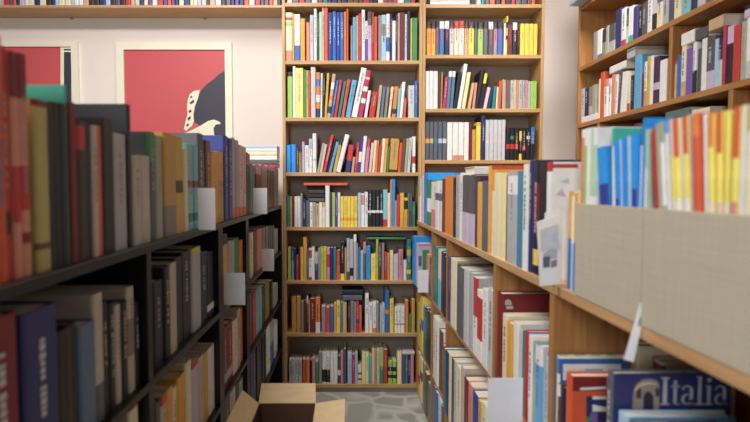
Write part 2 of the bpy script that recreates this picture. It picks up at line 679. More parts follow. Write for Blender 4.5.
# ================================================================== furniture
def back_case(label, xl, xr, tops, zmin, ztop, thick=0.022):
    root = empty('bookcase', ((xl + xr) / 2, D, 0))
    pw = 0.018
    dep = 0.2
    part_box('side_panel', (xl, D, 0), (xl + pw, D + dep, ztop), WOOD_Z, root)
    part_box('side_panel', (xr - pw, D, 0), (xr, D + dep, ztop), WOOD_Z, root)
    part_box('back_panel', (xl + pw, D + dep - 0.006, 0), (xr - pw, D + dep, ztop), TAUPE, root, 0)
    for z in tops:
        part_box('shelf', (xl + pw, D + 0.002, z - thick), (xr - pw, D + dep - 0.0065, z), WOOD_X, root)
    part_box('top_board', (xl + pw, D + 0.002, ztop - thick), (xr - pw, D + dep - 0.0065, ztop), WOOD_X, root)
    if zmin is not None:
        part_box('plinth', (xl + pw, D + 0.015, 0), (xr - pw, D + 0.033, zmin), TAUPE_PLINTH, root)
    tag(root, label, 'bookcase')
    return root
TAUPE_PLINTH = noise_mat('grey_plinth', (150, 142, 130), 0.08, 8, 0.7)
CT = [bz(y) for y in (2.6, 60.4, 117.4, 172.4, 227.0, 280.4, 333.2, 384.4)]
NT = [bz(y) for y in (4.0, 54.6, 108.6, 160.0)]
NT += [NT[-1] - 0.33 * k for k in (1, 2, 3, 4)]
C1L, C1R = bx(283), bx(421.3)
C2L, C2R = bx(421.5), bx(541.5)
back_case('wide pine bookcase against the back wall, seven full shelves of coloured books', C1L, C1R, CT, CT[-1] - 0.024, 2.72)
back_case('narrow pine bookcase on the back wall, right of the wide one', C2L, C2R, NT, None, 2.72)

# long wall shelf at top left
WSY = YW - 0.185
wz = bz(5.0, 150, WSY)
root = empty('wall_shelf', (-1.6, YW, wz - 0.02))
part_box('shelf_board', (XL + 0.001, WSY, wz - 0.016), (C1L - 0.002, YW - 0.0005, wz), WOOD_X, root)
for x in (-2.6, -1.75, -0.9):
    part_box('bracket', (x, YW - 0.012, wz - 0.026), (x + 0.02, YW - 0.0005, wz - 0.0162), WOOD_Z, root)
tag(root, 'long pine wall shelf of books above the red posters', 'shelf')

# black bookcase on the left
LX = -0.38
LD = 0.26
LZ = [1.159, 0.89, 0.60, 0.31, 0.05]
ly = lambda px, py=300: on_side(px, py, LX)[0]
LY0, LY1 = 0.36, ly(281.8, 190)
root = empty('bookcase', (LX - LD / 2, (LY0 + LY1) / 2, 0))
for z in LZ:
    part_box('top_board' if z == LZ[0] else 'shelf', (LX - LD, LY0, z - 0.016), (LX, LY1, z), BLACKM, root)
LU = []
for a, b_ in ((148, 153), (219.5, 224), (247, 249.6), (279.6, 281.6)):
    y0, y1 = (ly(a), ly(b_)) if a < 279 else (LY1 - 0.022, LY1)
    LU.append((y0, y1))
    for k in range(4):
        part_box('upright', (LX - LD + 0.004, y0, LZ[k + 1] + 0.0004), (LX - 0.001, y1, LZ[k] - 0.0164), BLACKM, root)
for k in range(4):
    part_box('upright', (LX - LD + 0.004, LY0, LZ[k + 1] + 0.0004), (LX - 0.001, LY0 + 0.022, LZ[k] - 0.0164), BLACKM, root)
    part_box('back_panel', (LX - LD, LY0, LZ[k + 1] + 0.0004), (LX - LD + 0.0036, LY1, LZ[k] - 0.0164), BLACKM, root, 0)
for y in (LY0, LY1 - 0.03):
    for x in (LX - LD, LX - 0.03):
        part_box('foot', (x, y, 0), (x + 0.03, y + 0.03, LZ[4] - 0.0162), BLACKM, root)
tag(root, 'black painted bookcase packed with older books along the left side', 'bookcase')

# low wooden bookcase with a ledge on the right
RX = 0.43
RD = 0.34
LEDGEM = wood_mat('pale_ledge_wood', (182, 140, 94), (206, 166, 120), (22, 1.2, 22))
RZ = [1.07, 0.707, 0.335, 0.05]
ry = lambda px, py=300: on_side(px, py, RX)[0]
RY0, RY1 = 0.36, ry(417.2, 215)
root = empty('bookcase', (RX + RD / 2, (RY0 + RY1) / 2, 0))
for z in RZ:
    top = z == RZ[0]
    part_box('ledge' if top else 'shelf', (RX + (-0.002 if top else 0.004), RY0, z - (0.02 if top else 0.015)), (RX + RD, RY1, z), WOOD_Y if not top else LEDGEM, root)
RU = []
for px, py in ((553, 300), (495, 270), (447, 245), (432, 236)):
    y0 = ry(px, py)
    RU.append((y0, y0 + 0.02))
for y0, y1 in RU + [(RY1 - 0.02, RY1), (RY0, RY0 + 0.02)]:
    for k in range(3):
        part_box('upright', (RX + 0.001, y0, RZ[k + 1] + 0.0004), (RX + RD - 0.005, y1, RZ[k] - 0.0204), OAK_Z, root)
for k in range(3):
    part_box('back_panel', (RX + RD - 0.0045, RY0, RZ[k + 1] + 0.0004), (RX + RD, RY1, RZ[k] - 0.0204), OAK_Z, root, 0)
part_box('plinth', (RX + 0.03, RY0 + 0.02, 0), (RX + 0.048, RY1 - 0.02, RZ[3] - 0.0204), OAK_Y, root)
part_box('plinth', (RX + RD - 0.03, RY0 + 0.02, 0), (RX + RD - 0.012, RY1 - 0.02, RZ[3] - 0.0204), OAK_Y, root)
tag(root, 'low honey coloured wooden bookcase with a crowded ledge on the right', 'bookcase')

# tall wooden bookcase against the right wall
UX = 1.25
UD = 0.245
UZ = [2.56, 2.226, 1.9075, 1.6075, 1.30, 0.95, 0.6, 0.25, 0.05]
uy = lambda px, py=60: on_side(px, py, UX)[0]
UY0, UY1 = 1.05, uy(577.5)
root = empty('bookcase', (UX + UD / 2, (UY0 + UY1) / 2, 0))
for y0, y1 in ((UY0, UY0 + 0.02), (UY1 - 0.02, UY1)):
    part_box('side_panel', (UX, y0, 0), (UX + UD, y1, UZ[0] + 0.02), OAK_Z, root)
part_box('back_panel', (UX + UD - 0.005, UY0 + 0.02, 0.01), (UX + UD, UY1 - 0.02, UZ[0] + 0.02), OAK_Z, root, 0)
for z in UZ:
    part_box('shelf', (UX + 0.001, UY0 + 0.0204, z - 0.022), (UX + UD - 0.0055, UY1 - 0.0204, z), OAK_Y, root)
UU = uy(669.5)
part_box('upright', (UX + 0.002, UU - 0.01, UZ[3] + 0.0004), (UX + UD - 0.0055, UU + 0.01, UZ[2] - 0.0224), OAK_Z, root)
for px in (598, 729):
    yy = uy(px, 120)
    part_box('upright', (UX + 0.002, yy - 0.01, UZ[4] + 0.0004), (UX + UD - 0.0055, yy + 0.01, UZ[3] - 0.0224), OAK_Z, root)
tag(root, 'tall honey coloured bookcase high against the right wall', 'bookcase')

# ================================================================== rows of books: wide bookcase
c1 = (C1L + 0.018, C1R - 0.018)
c2 = (C2L + 0.018, C2R - 0.018)
NAMES = ['cut-off top shelf', 'first full shelf', 'second full shelf', 'third full shelf', 'fourth full shelf', 'fifth full shelf', 'sixth full shelf', 'bottom shelf']
def wide(k, oy):
    p = NAMES[k] + ', wide back bookcase'
    return Row('back', p, 'books on ' + p, CT[k], D + 0.012, c1, 0.175, 280, oy, 5.282)
def narrow(k, oy):
    p = ('cut-off top shelf', 'highest full shelf', 'middle shelf', 'lowest visible shelf')[k] + ', narrow back bookcase'
    return Row('back', p, 'books on ' + p, NT[k], D + 0.012, c2, 0.175, 418, oy, 5.282)

row(wide(1, 0), '''
25 62 65 cream b=.84-.9:red b=.72-.8:lime b=.0-.22:salmon|64 74 70 gold|75 106 75 white b=.0-.33:blue|106 132 97 amber|138 158 118 salmon
158 178 80 lgrey|179 194 45 white|194 206 70 dgreen|206 222 62 pgreen|223 232 40 ppink|233 254 38 ored|255 276 65 royal i=lblue|277 297 60 blue i=lblue|298 318 65 royal i=lblue|318 337 65 blue i=lblue
338 350 62 orange|351 362 45 ored|373 384 135 grey|384 403 90 sky|403 414 82 tan|414 430 70 red|431 450 50 white|451 464 110 violet b=.55-1:white|464 485 60 lilac b=.72-1:dgrey
486 497 65 red|498 515 88 ored|520 535 80 grey|535 562 78 lblue b=.55-.8:grey|562 581 72 white b=.2-.5:blue|582 592 70 navy|593 612 110 white|612 621 75 navy|622 634 68 tan|634 660 65 maroon|660 672 75 lgrey|673 686 58 navy|689 700 95 gold|700 727 95 green''')
row(wide(2, 60), '''
38 66 62 lime b=.9-1:black|67 82 32 white|82 123 42 lemon i=pink|124 138 50 green|138 150 55 gold|150 160 55 red|161 188 36 lgrey
190 211 65 orange b=.0-.2:navy b=.35-.5:white b=.7-.85:blue|212 222 70 white l=4|223 233 65 black l=6|233 246 68 gold l=15|247 266 72 tan l=30 b=.1-.25:navy b=.4-.5:orange b=.65-.8:white n=patterned_spine|266 280 105 blue l=32|282 300 103 red l=32|303 318 110 teal l=34|322 340 102 ored l=34|345 372 103 sky l=36|376 408 38 white l=54
410 436 50 crimson l=48 b=.3-.4:white b=.55-.65:white b=.8-.85:ppink|444 460 160 white l=22|468 500 165 red l=22|508 524 132 tan l=18|528 544 140 steel l=16|548 564 140 taupe l=16|570 584 140 cream l=18|590 612 138 orange l=16 b=.12-.28:navy|613 627 150 cyan l=10|628 645 115 white l=16|646 660 200 ored l=6|678 711 135 lgrey|712 728 110 blue''')
row(wide(3, 116), '''
33 57 152 bblue|58 84 150 bblue|85 98 165 maroon|99 114 165 olive b=.8-1:black|116 130 135 pink b=.0-.9:lilac|131 152 155 white|152 170 120 lblue b=.0-.7:white|171 192 92 white b=.3-.35:lblue
194 208 142 sage l=30|209 222 148 ppink l=28|224 243 97 red l=45|246 254 120 black l=42|255 272 135 sky l=42|274 290 105 gold l=42 b=.75-1:black|294 320 95 white l=50|342 372 150 red l=22 b=.0-.42:navy|376 389 215 tan l=10
390 406 138 red l=14|407 423 115 royal l=18 b=.3-.6:white|425 443 105 white l=18|445 463 118 pink l=18 b=.75-1:red|468 483 140 ppink l=15|486 499 128 cream l=12|500 512 128 orange l=11|514 527 150 red l=11|529 545 118 cream l=14|546 560 118 amber l=14|562 573 160 green l=9
575 621 118 ochre l=12 x=1 b=.0-.08:dbrown|622 637 140 ored l=11|638 654 118 brown l=12|656 670 118 sage l=13|672 688 115 lgrey l=12|700 717 108 white b=.25-.45:red''')
row(wide(4, 172), '''
35 52 125 teal|53 63 130 gold|64 74 120 maroon|75 92 128 white|92 108 128 white|108 118 112 grey|119 136 140 navy|136 156 150 slate|157 172 160 white|172 190 160 sage|190 205 165 tan|206 222 160 white|223 238 160 cream b=.8-1:gold|239 262 72 white
263 276 105 dgreen|276 290 108 ygreen|290 304 112 royal|305 318 108 white|319 337 128 yellow b=.2-.3:amber|337 355 128 yellow b=.2-.3:amber|355 373 128 yellow b=.2-.3:amber|373 391 128 yellow b=.2-.3:amber|391 410 128 yellow b=.2-.3:amber
412 428 110 lblue|429 447 112 white b=.65-.95:salmon|448 464 105 white|465 487 95 black b=.38-.45:white|487 507 95 black b=.38-.45:white|507 526 95 black b=.38-.45:white|526 544 95 black b=.38-.45:white|544 568 92 cyan b=.0-.2:red|568 583 110 cream|583 592 38 orange|592 608 38 bblue|608 616 150 tan|617 634 118 red|634 656 110 gold|656 676 135 amber b=.6-.9:black|676 685 110 green|686 699 115 purple|700 716 155 green''')
row(wide(5, 224), '''
40 56 122 ygreen|60 72 125 blue b=.0-.6:cyan|72 84 130 navy|84 97 165 red|97 107 125 maroon|107 120 125 yellow|120 140 70 amber|140 150 140 steel|150 166 130 white b=.7-.95:red b=.0-.1:red|166 181 122 white|182 200 150 indigo b=.6-1:lgrey|200 212 130 grey
213 229 122 ygreen|229 246 122 ygreen|246 264 125 pink b=.4-.8:red|264 282 125 navy|282 296 125 teal|297 318 140 ored b=.5-1:red|319 341 95 black b=.0-.17:yellow|342 351 125 ochre|352 369 75 silver b=.0-.2:dgrey|369 388 80 silver b=.1-.3:black|389 404 55 silver b=.85-1:white|404 412 100 grey|413 426 125 blue|426 440 140 cyan
440 454 95 salmon b=.0-.7:brown|455 478 115 bblue|480 507 158 yellow|508 520 75 lime|520 536 95 maroon|537 552 100 taupe|553 566 150 red|566 582 155 orange|582 600 140 cream|601 627 160 lgrey|628 652 135 pink|653 670 190 white|671 695 80 green b=.15-.25:yellow b=.4-.5:blue b=.6-.75:gold b=.85-.92:blue n=patterned_spine''')
row(wide(6, 278), '''
60 85 100 ochre|86 108 98 ochre|109 125 125 taupe|125 139 118 maroon|140 149 95 dbrown b=.8-1:cream|150 158 120 tan|158 185 110 dred|186 212 105 orange b=.0-.3:white|218 241 150 mauve|242 263 155 ored|264 284 150 blue|285 298 135 amber|298 318 125 yellow|318 330 130 steel|330 352 128 tan|358 372 130 dbrown|372 391 120 taupe
392 402 125 grey|402 417 122 red b=.3-.45:royal|418 432 150 ored|450 470 82 white|471 490 130 white|491 510 128 white b=.0-.15:orange|510 522 130 grey|527 540 150 silver|540 554 140 lblue|556 578 68 blue b=.45-.55:orange|580 602 110 yellow|606 622 150 white b=.3-.35:grey|622 640 150 white b=.3-.35:grey|640 660 150 white b=.3-.35:grey|663 680 120 orange|681 695 195 green|696 715 115 ochre''')
row(wide(7, 330), '''
48 62 155 lgrey|63 78 155 lgrey|79 94 155 lgrey|95 115 155 lgrey|118 136 155 ored|137 156 155 orange|158 168 160 black|168 186 150 pink|186 203 150 green b=.85-1:pgreen|204 221 118 grey|222 243 118 white b=.05-.45:black|243 263 118 white b=.05-.45:black|264 284 118 white|284 304 118 white|305 320 140 dgreen b=.3-.5:white|320 334 115 pink|335 350 100 dgrey
356 380 120 lblue|380 396 130 crimson|396 410 120 lblue|411 432 185 cream b=.2-.3:brown b=.5-.6:brown|433 452 120 pyellow|452 470 122 pyellow|471 486 135 sky|486 500 100 yellow|500 512 105 grey|512 526 100 ppink|527 548 100 green b=.5-1:lime|548 569 105 red|572 594 165 lime b=.25-.4:black b=.55-.75:black|595 616 165 lime b=.25-.4:black b=.55-.75:black|620 644 118 pyellow|645 662 132 purple|662 676 132 teal|676 690 132 navy|690 708 132 pink''')
rr = random.Random(5)
def fill_row(R, x0, x1, top, keys, wmin, wmax):
    x = x0
    out = []
    while x < x1 - wmin:
        w = rr.uniform(wmin, wmax)
        out.append('%.2f %.2f %.2f %s' % (x, min(x + w, x1), top + rr.uniform(-8, 8), rr.choice(keys)))
        x += w + 0.2
    row(R, '|'.join(out))
R = wide(0, 0); R.ox, R.sc = 0, 1
fill_row(R, 287, 417, -34, ['red', 'lgrey', 'navy', 'brown', 'crimson', 'white', 'teal', 'slate', 'green', 'black', 'ppink'], 3.5, 6.5)
R = narrow(0, 0); R.ox, R.sc = 0, 1
fill_row(R, 477, 536, -34, ['dgrey', 'black', 'red', 'lgrey', 'slate', 'ored', 'brown', 'teal'], 3.5, 6)
P = 'the long wall shelf top left'
R = Row('back', 'on ' + P, 'books on the long wall shelf', wz, WSY + 0.012, (XL + 0.35, C1L - 0.01), 0.16)
fill_row(R, 2, 281, -34, ['white', 'lilac', 'navy', 'ored', 'dbrown', 'lgrey', 'red', 'cream', 'lblue', 'slate', 'purple', 'tan', 'white'], 3.0, 6.0)

row(narrow(1, 0), '''
46 70 115 amber b=.8-1:black i=red|71 95 115 amber b=.8-1:black i=red|95 113 112 slate b=.82-1:black i=red|114 140 112 blue b=.78-1:white i=red|141 166 112 dnavy b=.78-1:white i=red|167 192 115 lgrey b=.8-1:black i=red|193 218 110 cream b=.78-1:red i=red|219 244 110 white b=.78-1:red i=red|246 266 115 tan b=.8-1:black i=red|267 298 115 yellow b=.8-1:black i=red|299 316 118 slate b=.82-1:black|317 346 118 lime b=.8-1:black i=red|347 372 115 slate b=.8-1:black
374 400 115 dgrey b=.78-1:white i=red|401 422 118 mauve b=.8-1:black i=red|423 450 118 blue b=.8-1:black i=red|455 464 125 white|464 472 85 yellow b=.7-.85:black b=.4-.5:black l=4|473 499 130 maroon i=red|500 524 120 dnavy b=.78-1:white|525 538 150 black i=red|541 565 125 yellow i=gold|566 590 125 yellow i=gold|591 613 125 yellow i=gold|614 633 127 yellow i=gold''')
row(narrow(2, 55), '''
40 60 85 white i=no|61 81 85 white i=no|82 106 85 white i=no|108 119 90 maroon|120 130 92 olive l=3|131 149 115 crimson l=12|150 168 85 steel l=14 b=.85-1:white|170 186 85 steel l=14 b=.85-1:white|188 206 85 black l=26|210 230 45 white l=35|232 252 90 pyellow l=30|264 280 145 tan l=22|284 298 145 salmon l=14
300 320 80 black l=30|322 338 75 dnavy l=35 b=.65-.9:yellow|346 364 170 ppink l=22|368 383 165 navy l=18|386 402 162 teal l=10|404 413 170 cream l=5|414 430 135 ored l=8|441 462 130 sage|463 474 132 red|474 486 132 teal|486 501 132 greige|501 516 132 greige|516 528 132 orange|528 549 132 silver|550 567 132 sage|568 580 132 pink|580 593 138 silver|594 610 138 lime|610 626 138 lime''')
row(narrow(3, 108), '''
38 61 72 slate b=.44-.56:amber i=no|62 84 72 slate b=.44-.56:tan i=no|85 107 72 slate b=.44-.56:teal i=no|108 131 72 slate b=.44-.56:lilac i=no|132 153 72 slate b=.44-.56:lgrey i=no|155 184 75 white i=no|185 214 75 white b=.0-.13:salmon i=no|215 244 75 white b=.0-.13:salmon i=no|245 271 75 white i=no|272 284 75 dred|286 308 95 ochre b=.9-1:black|309 334 75 yellow b=.9-1:amber|336 356 40 navy
358 380 62 lgrey i=no b=.45-.5:ppink|380 402 62 lgrey i=no b=.45-.5:ppink|402 424 62 lgrey i=no b=.45-.5:ppink|424 445 62 lgrey i=no b=.45-.5:ppink|445 464 62 lgrey i=no b=.45-.5:ppink|468 489 105 black b=.35-.5:red|490 511 105 black b=.35-.5:red b=.65-.75:green|512 534 105 black b=.35-.5:red|536 550 105 black b=.6-.9:yellow b=.0-.2:yellow|552 574 105 black b=.3-.45:red|575 596 105 black b=.65-.75:lgrey|597 618 100 dnavy b=.5-1:blue''')

# flat books in the back bookcases
def back_lay(label, px0, px1, py_top, py_bot, key, bands=(), depth=0.13, dz=0.0, tilt=0.0, group=None, Y=D + 0.014, z=None):
    x0, z1 = on_back(px0, py_top, Y)
    x1, _ = on_back(px1, py_top, Y)
    z0 = on_back(px0, py_bot, Y)[1] if z is None else z
    if z is not None:
        z1 = z + (on_back(px0, py_top, Y)[1] - on_back(px0, py_bot, Y)[1])
    lay(None, label, z1 - z0, depth, abs(x1 - x0), key, ((x0 + x1) / 2, Y + depth / 2, z0 + dz), math.pi / 2, (tilt, 0), bands=bands, group=group)
def row_tops(phrase, px0, px1):
    """highest point of the books of a back row between two columns"""
    m = 0
    for b in BOOKS:
        if not b.get('flat') and b['row'].phrase == phrase:
            for (s, z) in quad(b):
                p = project(s, D, z)[0]
                if px0 <= p <= px1:
                    m = max(m, z)
    return m
ph = 'fourth full shelf, wide back bookcase'
z = row_tops(ph, 309.5, 324)
for k, (kk, lb) in enumerate((('dgrey', 'lowest dark grey book lying flat under the red one, fourth full shelf'), ('black', 'black book lying flat in the middle of the dark stack, fourth full shelf'), ('dbrown', 'dark brown book lying flat directly below the long red one'))):
    back_lay(lb, 308.5, 324.3, 170, 174.0, kk, z=z + 0.0006)
    z += (on_back(300, 170)[1] - on_back(300, 174.0)[1]) + 0.0008
z = max(row_tops(ph, 325, 329.6), z)
back_lay('long orange red book lying flat across the dark stack and a tall white book', 303.7, 347.5, 183.6, 186.3, 'ored', z=z + 0.0006, depth=0.15)
ph = 'sixth full shelf, wide back bookcase'
z = row_tops(ph, 342.5, 362.5)
for k, (kk, lb) in enumerate((('slate', 'slate book lying flat at the bottom of the dark pair, sixth full shelf'), ('dnavy', 'dark navy book lying flat on top of the dark pair, sixth full shelf'))):
    back_lay(lb, 343 - k, 362.0 + k, 290, 295.2, kk, z=z + 0.0006)
    z += (on_back(300, 290)[1] - on_back(300, 295.2)[1]) + 0.0008
ph = 'bottom shelf, wide back bookcase'
z = row_tops(ph, 403, 415)
back_lay('white topped book lying flat over books at the right end, bottom shelf', 402.3, 414.6, 349.5, 352.5, 'lgrey', z=z + 0.0006)
# green book lying tilted across two upright ones
BOOKS.append(dict(flat=True, label='long green book lying aslant across two upright books, fifth full shelf', t=0.011, w=0.12, h=0.237, key='green',
                  loc=((bx(366.5) + bx(407)) / 2, D + 0.014 + 0.06, (bz(236.6) + bz(242.6)) / 2), rz=math.pi / 2, tilt=(math.atan2(bz(242.2) - bz(236.2), bx(407) - bx(366.5)) * -1, 0), cat='book', group=None, bands=[], front=None, name='book', slant=True))
# white sets lying on the narrow bookcase's cut-off shelf
for k in range(4):
    lay(None, ('white book lying lowest', 'white book lying second from below', 'cream book lying third from below', 'white book lying on top of three')[k] + ', top shelf of the narrow bookcase', 0.022, 0.15, 0.235,
        ('white', 'white', 'cream', 'white')[k], ((bx(426) + bx(475)) / 2 - 0.012, D + 0.09, NT[0] + 0.0005 + k * 0.0226), math.pi / 2)

# ================================================================== rows: black bookcase on the left
LP = LX - 0.016
def left(phrase, k, lim, cat='book'):
    return Row('left', phrase, 'books: ' + phrase, LZ[k], LP, lim, LD - 0.03, cat=cat)
row(left('top row of the black bookcase', 0, (LY0 + 0.01, LY1 - 0.004)), '''
-95 -70 60 brown|-69 -48 50 dgrey|-46 -23 55 maroon|-22 -8 45 brown|-7 5 36 ored|5 12 48 red b=.2-.3:black|12 20 53 salmon b=.8-1:dred b=.25-.5:red|20 29 55 salmon b=.8-1:dred b=.3-.5:red b=.15-.2:dred|36 50 101 oyellow b=.96-1:dred b=.13-.17:brown|50 57 103 black|57 63 103 black|63 69.5 104 dnavy|69.5 71.5 86 turq d=.2 p=-.004|71.5 77 103 dred
77 86 122 dbrown b=.8-.97:red|86 92 123 black|92 97.5 126 greige|97.5 102.5 126 ored|103 115 119 black|115 128 134 silver i=grey|128 131.5 105 black d=.2|134 142 156 greige|142 151 156 greige
151.3 157.5 132.5 dgrey b=.72-1:green f=slate d=.21|157.5 164 136 sage|164 176 134 ochre b=.0-.3:taupe d=.12|176 184 137 gold b=.42-.55:dbrown|184 188 150 cream|188 198 145 cyan b=.1-.2:teal b=.5-.58:brown|198 203 134 dgrey f=slate d=.2|203 206 140 black|206 211 141 brown|211 218 152 amber|218 224 152 ochre b=.6-1:amber
224.5 232 137 royal d=.22|233 239 139 silver b=.0-.13:orange|239 246 146 ppink b=.0-.13:orange|247 251 153 dnavy b=.8-1:red|251 256 164 green|256 262 165 pink b=.0-.8:maroon|262 268 165 olive b=.9-1:pink|268 275 166 salmon b=.0-.9:brown|275 279.5 168 taupe''')
row(left('black bookcase, second row, nearest bay', 1, (LY0 + 0.03, LU[0][0])), '''
-60 -38 318 dgrey|-37 -22 322 dbrown|-20 18 316 dred i=lgrey n=pale_lettering x=1 p=.004|20 56 307 navy i=lgrey n=pale_lettering x=1 p=.006|57 66 330 black|66 72 326 dbrown|72 80 322 black|80 96 322 steel i=no|96 105.5 292 greige b=.0-.3:slate d=.21 i=no|106 112 300 black|112 118 302 black|118.5 124 303 greige|124 130 300 black|130.5 137 285 greige d=.2 b=.35-.7:taupe|137.5 143 300 black''')  # several covers darkened so their colours carry the lower left shade
row(left('black bookcase, third row, nearest bay', 2, (ly(60), LU[0][0])), '''
70 84 424 slate|85 96 420 brown|97 108 414 black|109 120 404 lgrey|121 130 400 dgrey|131 140 396 cream''')
row(left('black bookcase, second row, middle bay', 1, (LU[0][1], LU[1][0])), '''
155 164 280 dnavy|164.5 170 266 black|170.5 177 262 greige i=no|177.5 185 256 black|185.5 194 250 black|194.5 203 246 silver b=.93-1:ygreen|203.5 210 250 dnavy|210.5 217 250 dnavy b=.1-.2:white''')  # some covers darkened for shade, as in the nearest bay
row(left('black bookcase, third row, middle bay', 2, (LU[0][1], LU[1][0])), '''
156 161 400 dgrey|161 167 393 greige b=.9-1:red|167.5 173 386 amber|173.5 178 386 cream|178.5 186 374 amber i=no|186.5 192 360 cream|192.5 199 358 lilac b=.9-1:red|199.5 205 355 greige|205.5 210 350 gold|210.5 216.5 344 white''')
row(left('black bookcase, second row, third bay', 1, (LU[1][1], LU[2][0])), '''
225 232 233 amber b=.85-1:navy|232.3 238 238 silver|238.3 243 236 green|243.3 246.4 238 orange''')
row(left('black bookcase, third row, third bay', 2, (LU[1][1], LU[2][0])), '''
225 235 322 dred b=.1-.25:silver|235.5 240 316 cream|240.3 242.6 305 greige|242.8 246 305 orange''')
row(left('black bookcase, fourth row, third bay', 3, (LU[1][1], LU[2][0])), '''
225 231 396 maroon|231.5 237 385 cream|237.5 241 380 dgreen|241.5 246 374 greige''')
row(left('black bookcase, second row, far bay', 1, (LU[2][1], LU[3][0])), '''
250 254 232 cream|254 257 231 brown|257 262 229 salmon|262 268 227 taupe|268 274 226 slate|274 278 229 sage''')
row(left('black bookcase, third row, far bay', 2, (LU[2][1], LU[3][0])), '''
250 252.4 292 dgrey|252.6 256.5 291 red|256.8 262 288 cyan|262 265.5 286 dbrown|265.8 269 281 olive|269.2 273 281 black|273.2 278 285 sage''')
row(left('black bookcase, fourth row, far bay', 3, (LU[2][1], LU[3][0])), '''
250 256 345 navy|256.5 262 337 black|262.4 266 333 dnavy|266.3 270 325 white b=.2-.3:yellow|270.2 274 320 blue b=.5-1:silver|274.2 278 322 white b=.1-.2:gold''')

# ================================================================== rows: ledge on the right
RP = RX + 0.0045
def right(phrase, k, lim, cat='book', plane=None, dep=RD - 0.05):
    return Row('right', phrase, cat + 's: ' + phrase, RZ[k], plane or RP, lim, dep, cat=cat)
sy = lambda px, py=220: -ry(px, py)
row(right('row on the right ledge', 0, (-RY1 + 0.003, sy(551.6))), '''
417.5 420 178.8 white b=.6-1:pgreen|420 422.5 175.8 ppink|422.6 426.5 172.8 bblue d=.17 p=-.003|426.5 430 179.8 green b=.3-.6:white|430 434.5 181.8 pink b=.4-1:white|434.5 441 180.8 white b=.6-.75:slate|441 444 178.8 maroon|444.3 452 175.8 orange i=no|453 455.5 177.8 black|455.5 459 174.8 silver|459 462 172.8 white
462.4 474 174.8 white b=.45-1:dgrey b=.0-.45:lilac i=no|474 477 175.8 plum|477.4 482 181.8 amber i=no|482 488 180.8 slate i=no|488.4 490.4 165.8 amber f=ored d=.26 i=no|490.6 494 169.8 amber b=.0-.75:cream i=no|494 499 172.8 cream i=no|499 505 172.8 pyellow i=no|505 507.2 175.2 dred|507.4 517 171.2 silver b=.75-.95:white|517 523 171.2 tblue i=no|523 528 164.2 white
528.3 532 160.2 navy d=.1|532 537 160.7 dnavy d=.1 b=.35-.8:dred b=.08-.22:yellow|537 545.4 162.2 black d=.12|545.8 550 162.2 white b=.92-1:red f=white d=.25''')
row(right('under the right ledge, farthest bay', 1, (-RY1 + 0.02, -RU[3][1])), '''
418.2 420.6 236 bblue d=.1 p=.036 i=no|420.8 422.6 243 lilac d=.085 p=.03 i=no|426.6 428.6 254 salmon|429 431 258 dgrey''')
row(right('under the right ledge, fourth bay', 1, (-RU[3][0], -RU[2][1])), '''
433.2 437.4 247 teal d=.22|437.6 440.4 249 cyan b=.5-1:cream|440.6 443 252 navy|443.1 446 256 dnavy d=.2''')
row(right('under the right ledge, third bay', 1, (-RU[2][0], -RU[1][1])), '''
447.6 450.6 257 indigo f=dnavy d=.18|450.8 456 259 cream d=.2 f=tan|456.2 458 264 dgrey d=.2|458.2 463.4 267 slate i=no|463.6 468 269 lgrey d=.22|468.2 472 272 silver|472.2 476.2 277 white b=.5-1:red d=.2 f=silver|476.5 481.5 290 white b=.3-.9:red d=.23 n=red_block i=no|481.8 487.6 289 white d=.23 i=grey|487.9 493.8 290 lgrey d=.23 f=white''')
row(right('under the right ledge, second bay', 1, (-RU[1][0], -RU[0][1])), '''
495.6 500.5 292 dred d=.25 f=dred|501 506 314 cream d=.22|506.2 511.5 322 amber d=.18|511.8 517 322 white d=.2 f=lgrey|517.2 520.6 329 lgrey d=.2|520.8 523.8 331 teal|524 527.5 331 red d=.21 f=blue|527.8 532 336 white f=white d=.21|532.3 537 344 sage|537.2 544 347 sky b=.8-1:white f=lblue|544.3 548 350 silver|548.3 552.4 360 lblue''')
row(right('under the right ledge, first bay', 1, (-RU[0][0], -RY0 - 0.03)), '''
553.6 555.4 353 slate f=pyellow d=.14|555.6 557.8 357 white f=blue d=.14 b=.85-1:blue|558 560 383 brown b=.85-1:white d=.1|560.2 564.6 386 dnavy d=.1|565 571.4 373 ored x=1 d=.15 f=ored n=dark_red_cover_band|571.8 578 430 orange d=.1|578.5 587 432 dnavy d=.1|587.4 597 432 slate d=.1|597.4 605.2 434 brown d=.1|606 612.4 370 slate x=1 d=.192 f=dnavy i=lgrey n=pale_title_Italia
615 624 412 lblue x=1 d=.17 f=sky i=no|625 640 424 slate|641 660 428 white|662 684 428 navy|686 712 430 grey''')
row(right('second shelf on the right, far end', 2, (-RY1 + 0.02, -RU[3][1])), '''
417.5 418.8 303 lime|419 420.4 298 gold b=.3-.5:red|420.6 422.4 297 yellow b=.4-.6:blue|422.6 424.6 306 steel|424.8 427.6 308 dgreen d=.2 f=slate|427.8 430.6 312 dnavy d=.2''')
row(right('second shelf on the right, fourth bay', 2, (-RU[3][0], -RU[2][1])), '''
433 438 318 white d=.22 i=black|438.2 441.4 330 brown f=white d=.18|441.6 445.6 346 red d=.2''')
row(right('second shelf on the right, third bay', 2, (-RU[2][0], -RU[1][1])), '''
447.4 449.4 348 teal d=.24 f=green p=.018|449.6 452.6 351 navy d=.22 p=.018|452.8 455.4 354 cream d=.22 f=white p=.018|455.6 458 358 dgrey p=.018|458.2 461 360 lgrey d=.22 p=.018|461.2 465 366 cream d=.22 p=.018|465.2 468.4 366 greige p=.018|468.6 473 378 dred d=.22 f=dred p=.018|473.2 478 384 salmon f=cream d=.2 p=.018|478.2 484 394 royal f=slate d=.2 p=.018|484.2 488 402 gold p=.018|488.2 493.6 405 cream p=.018''')
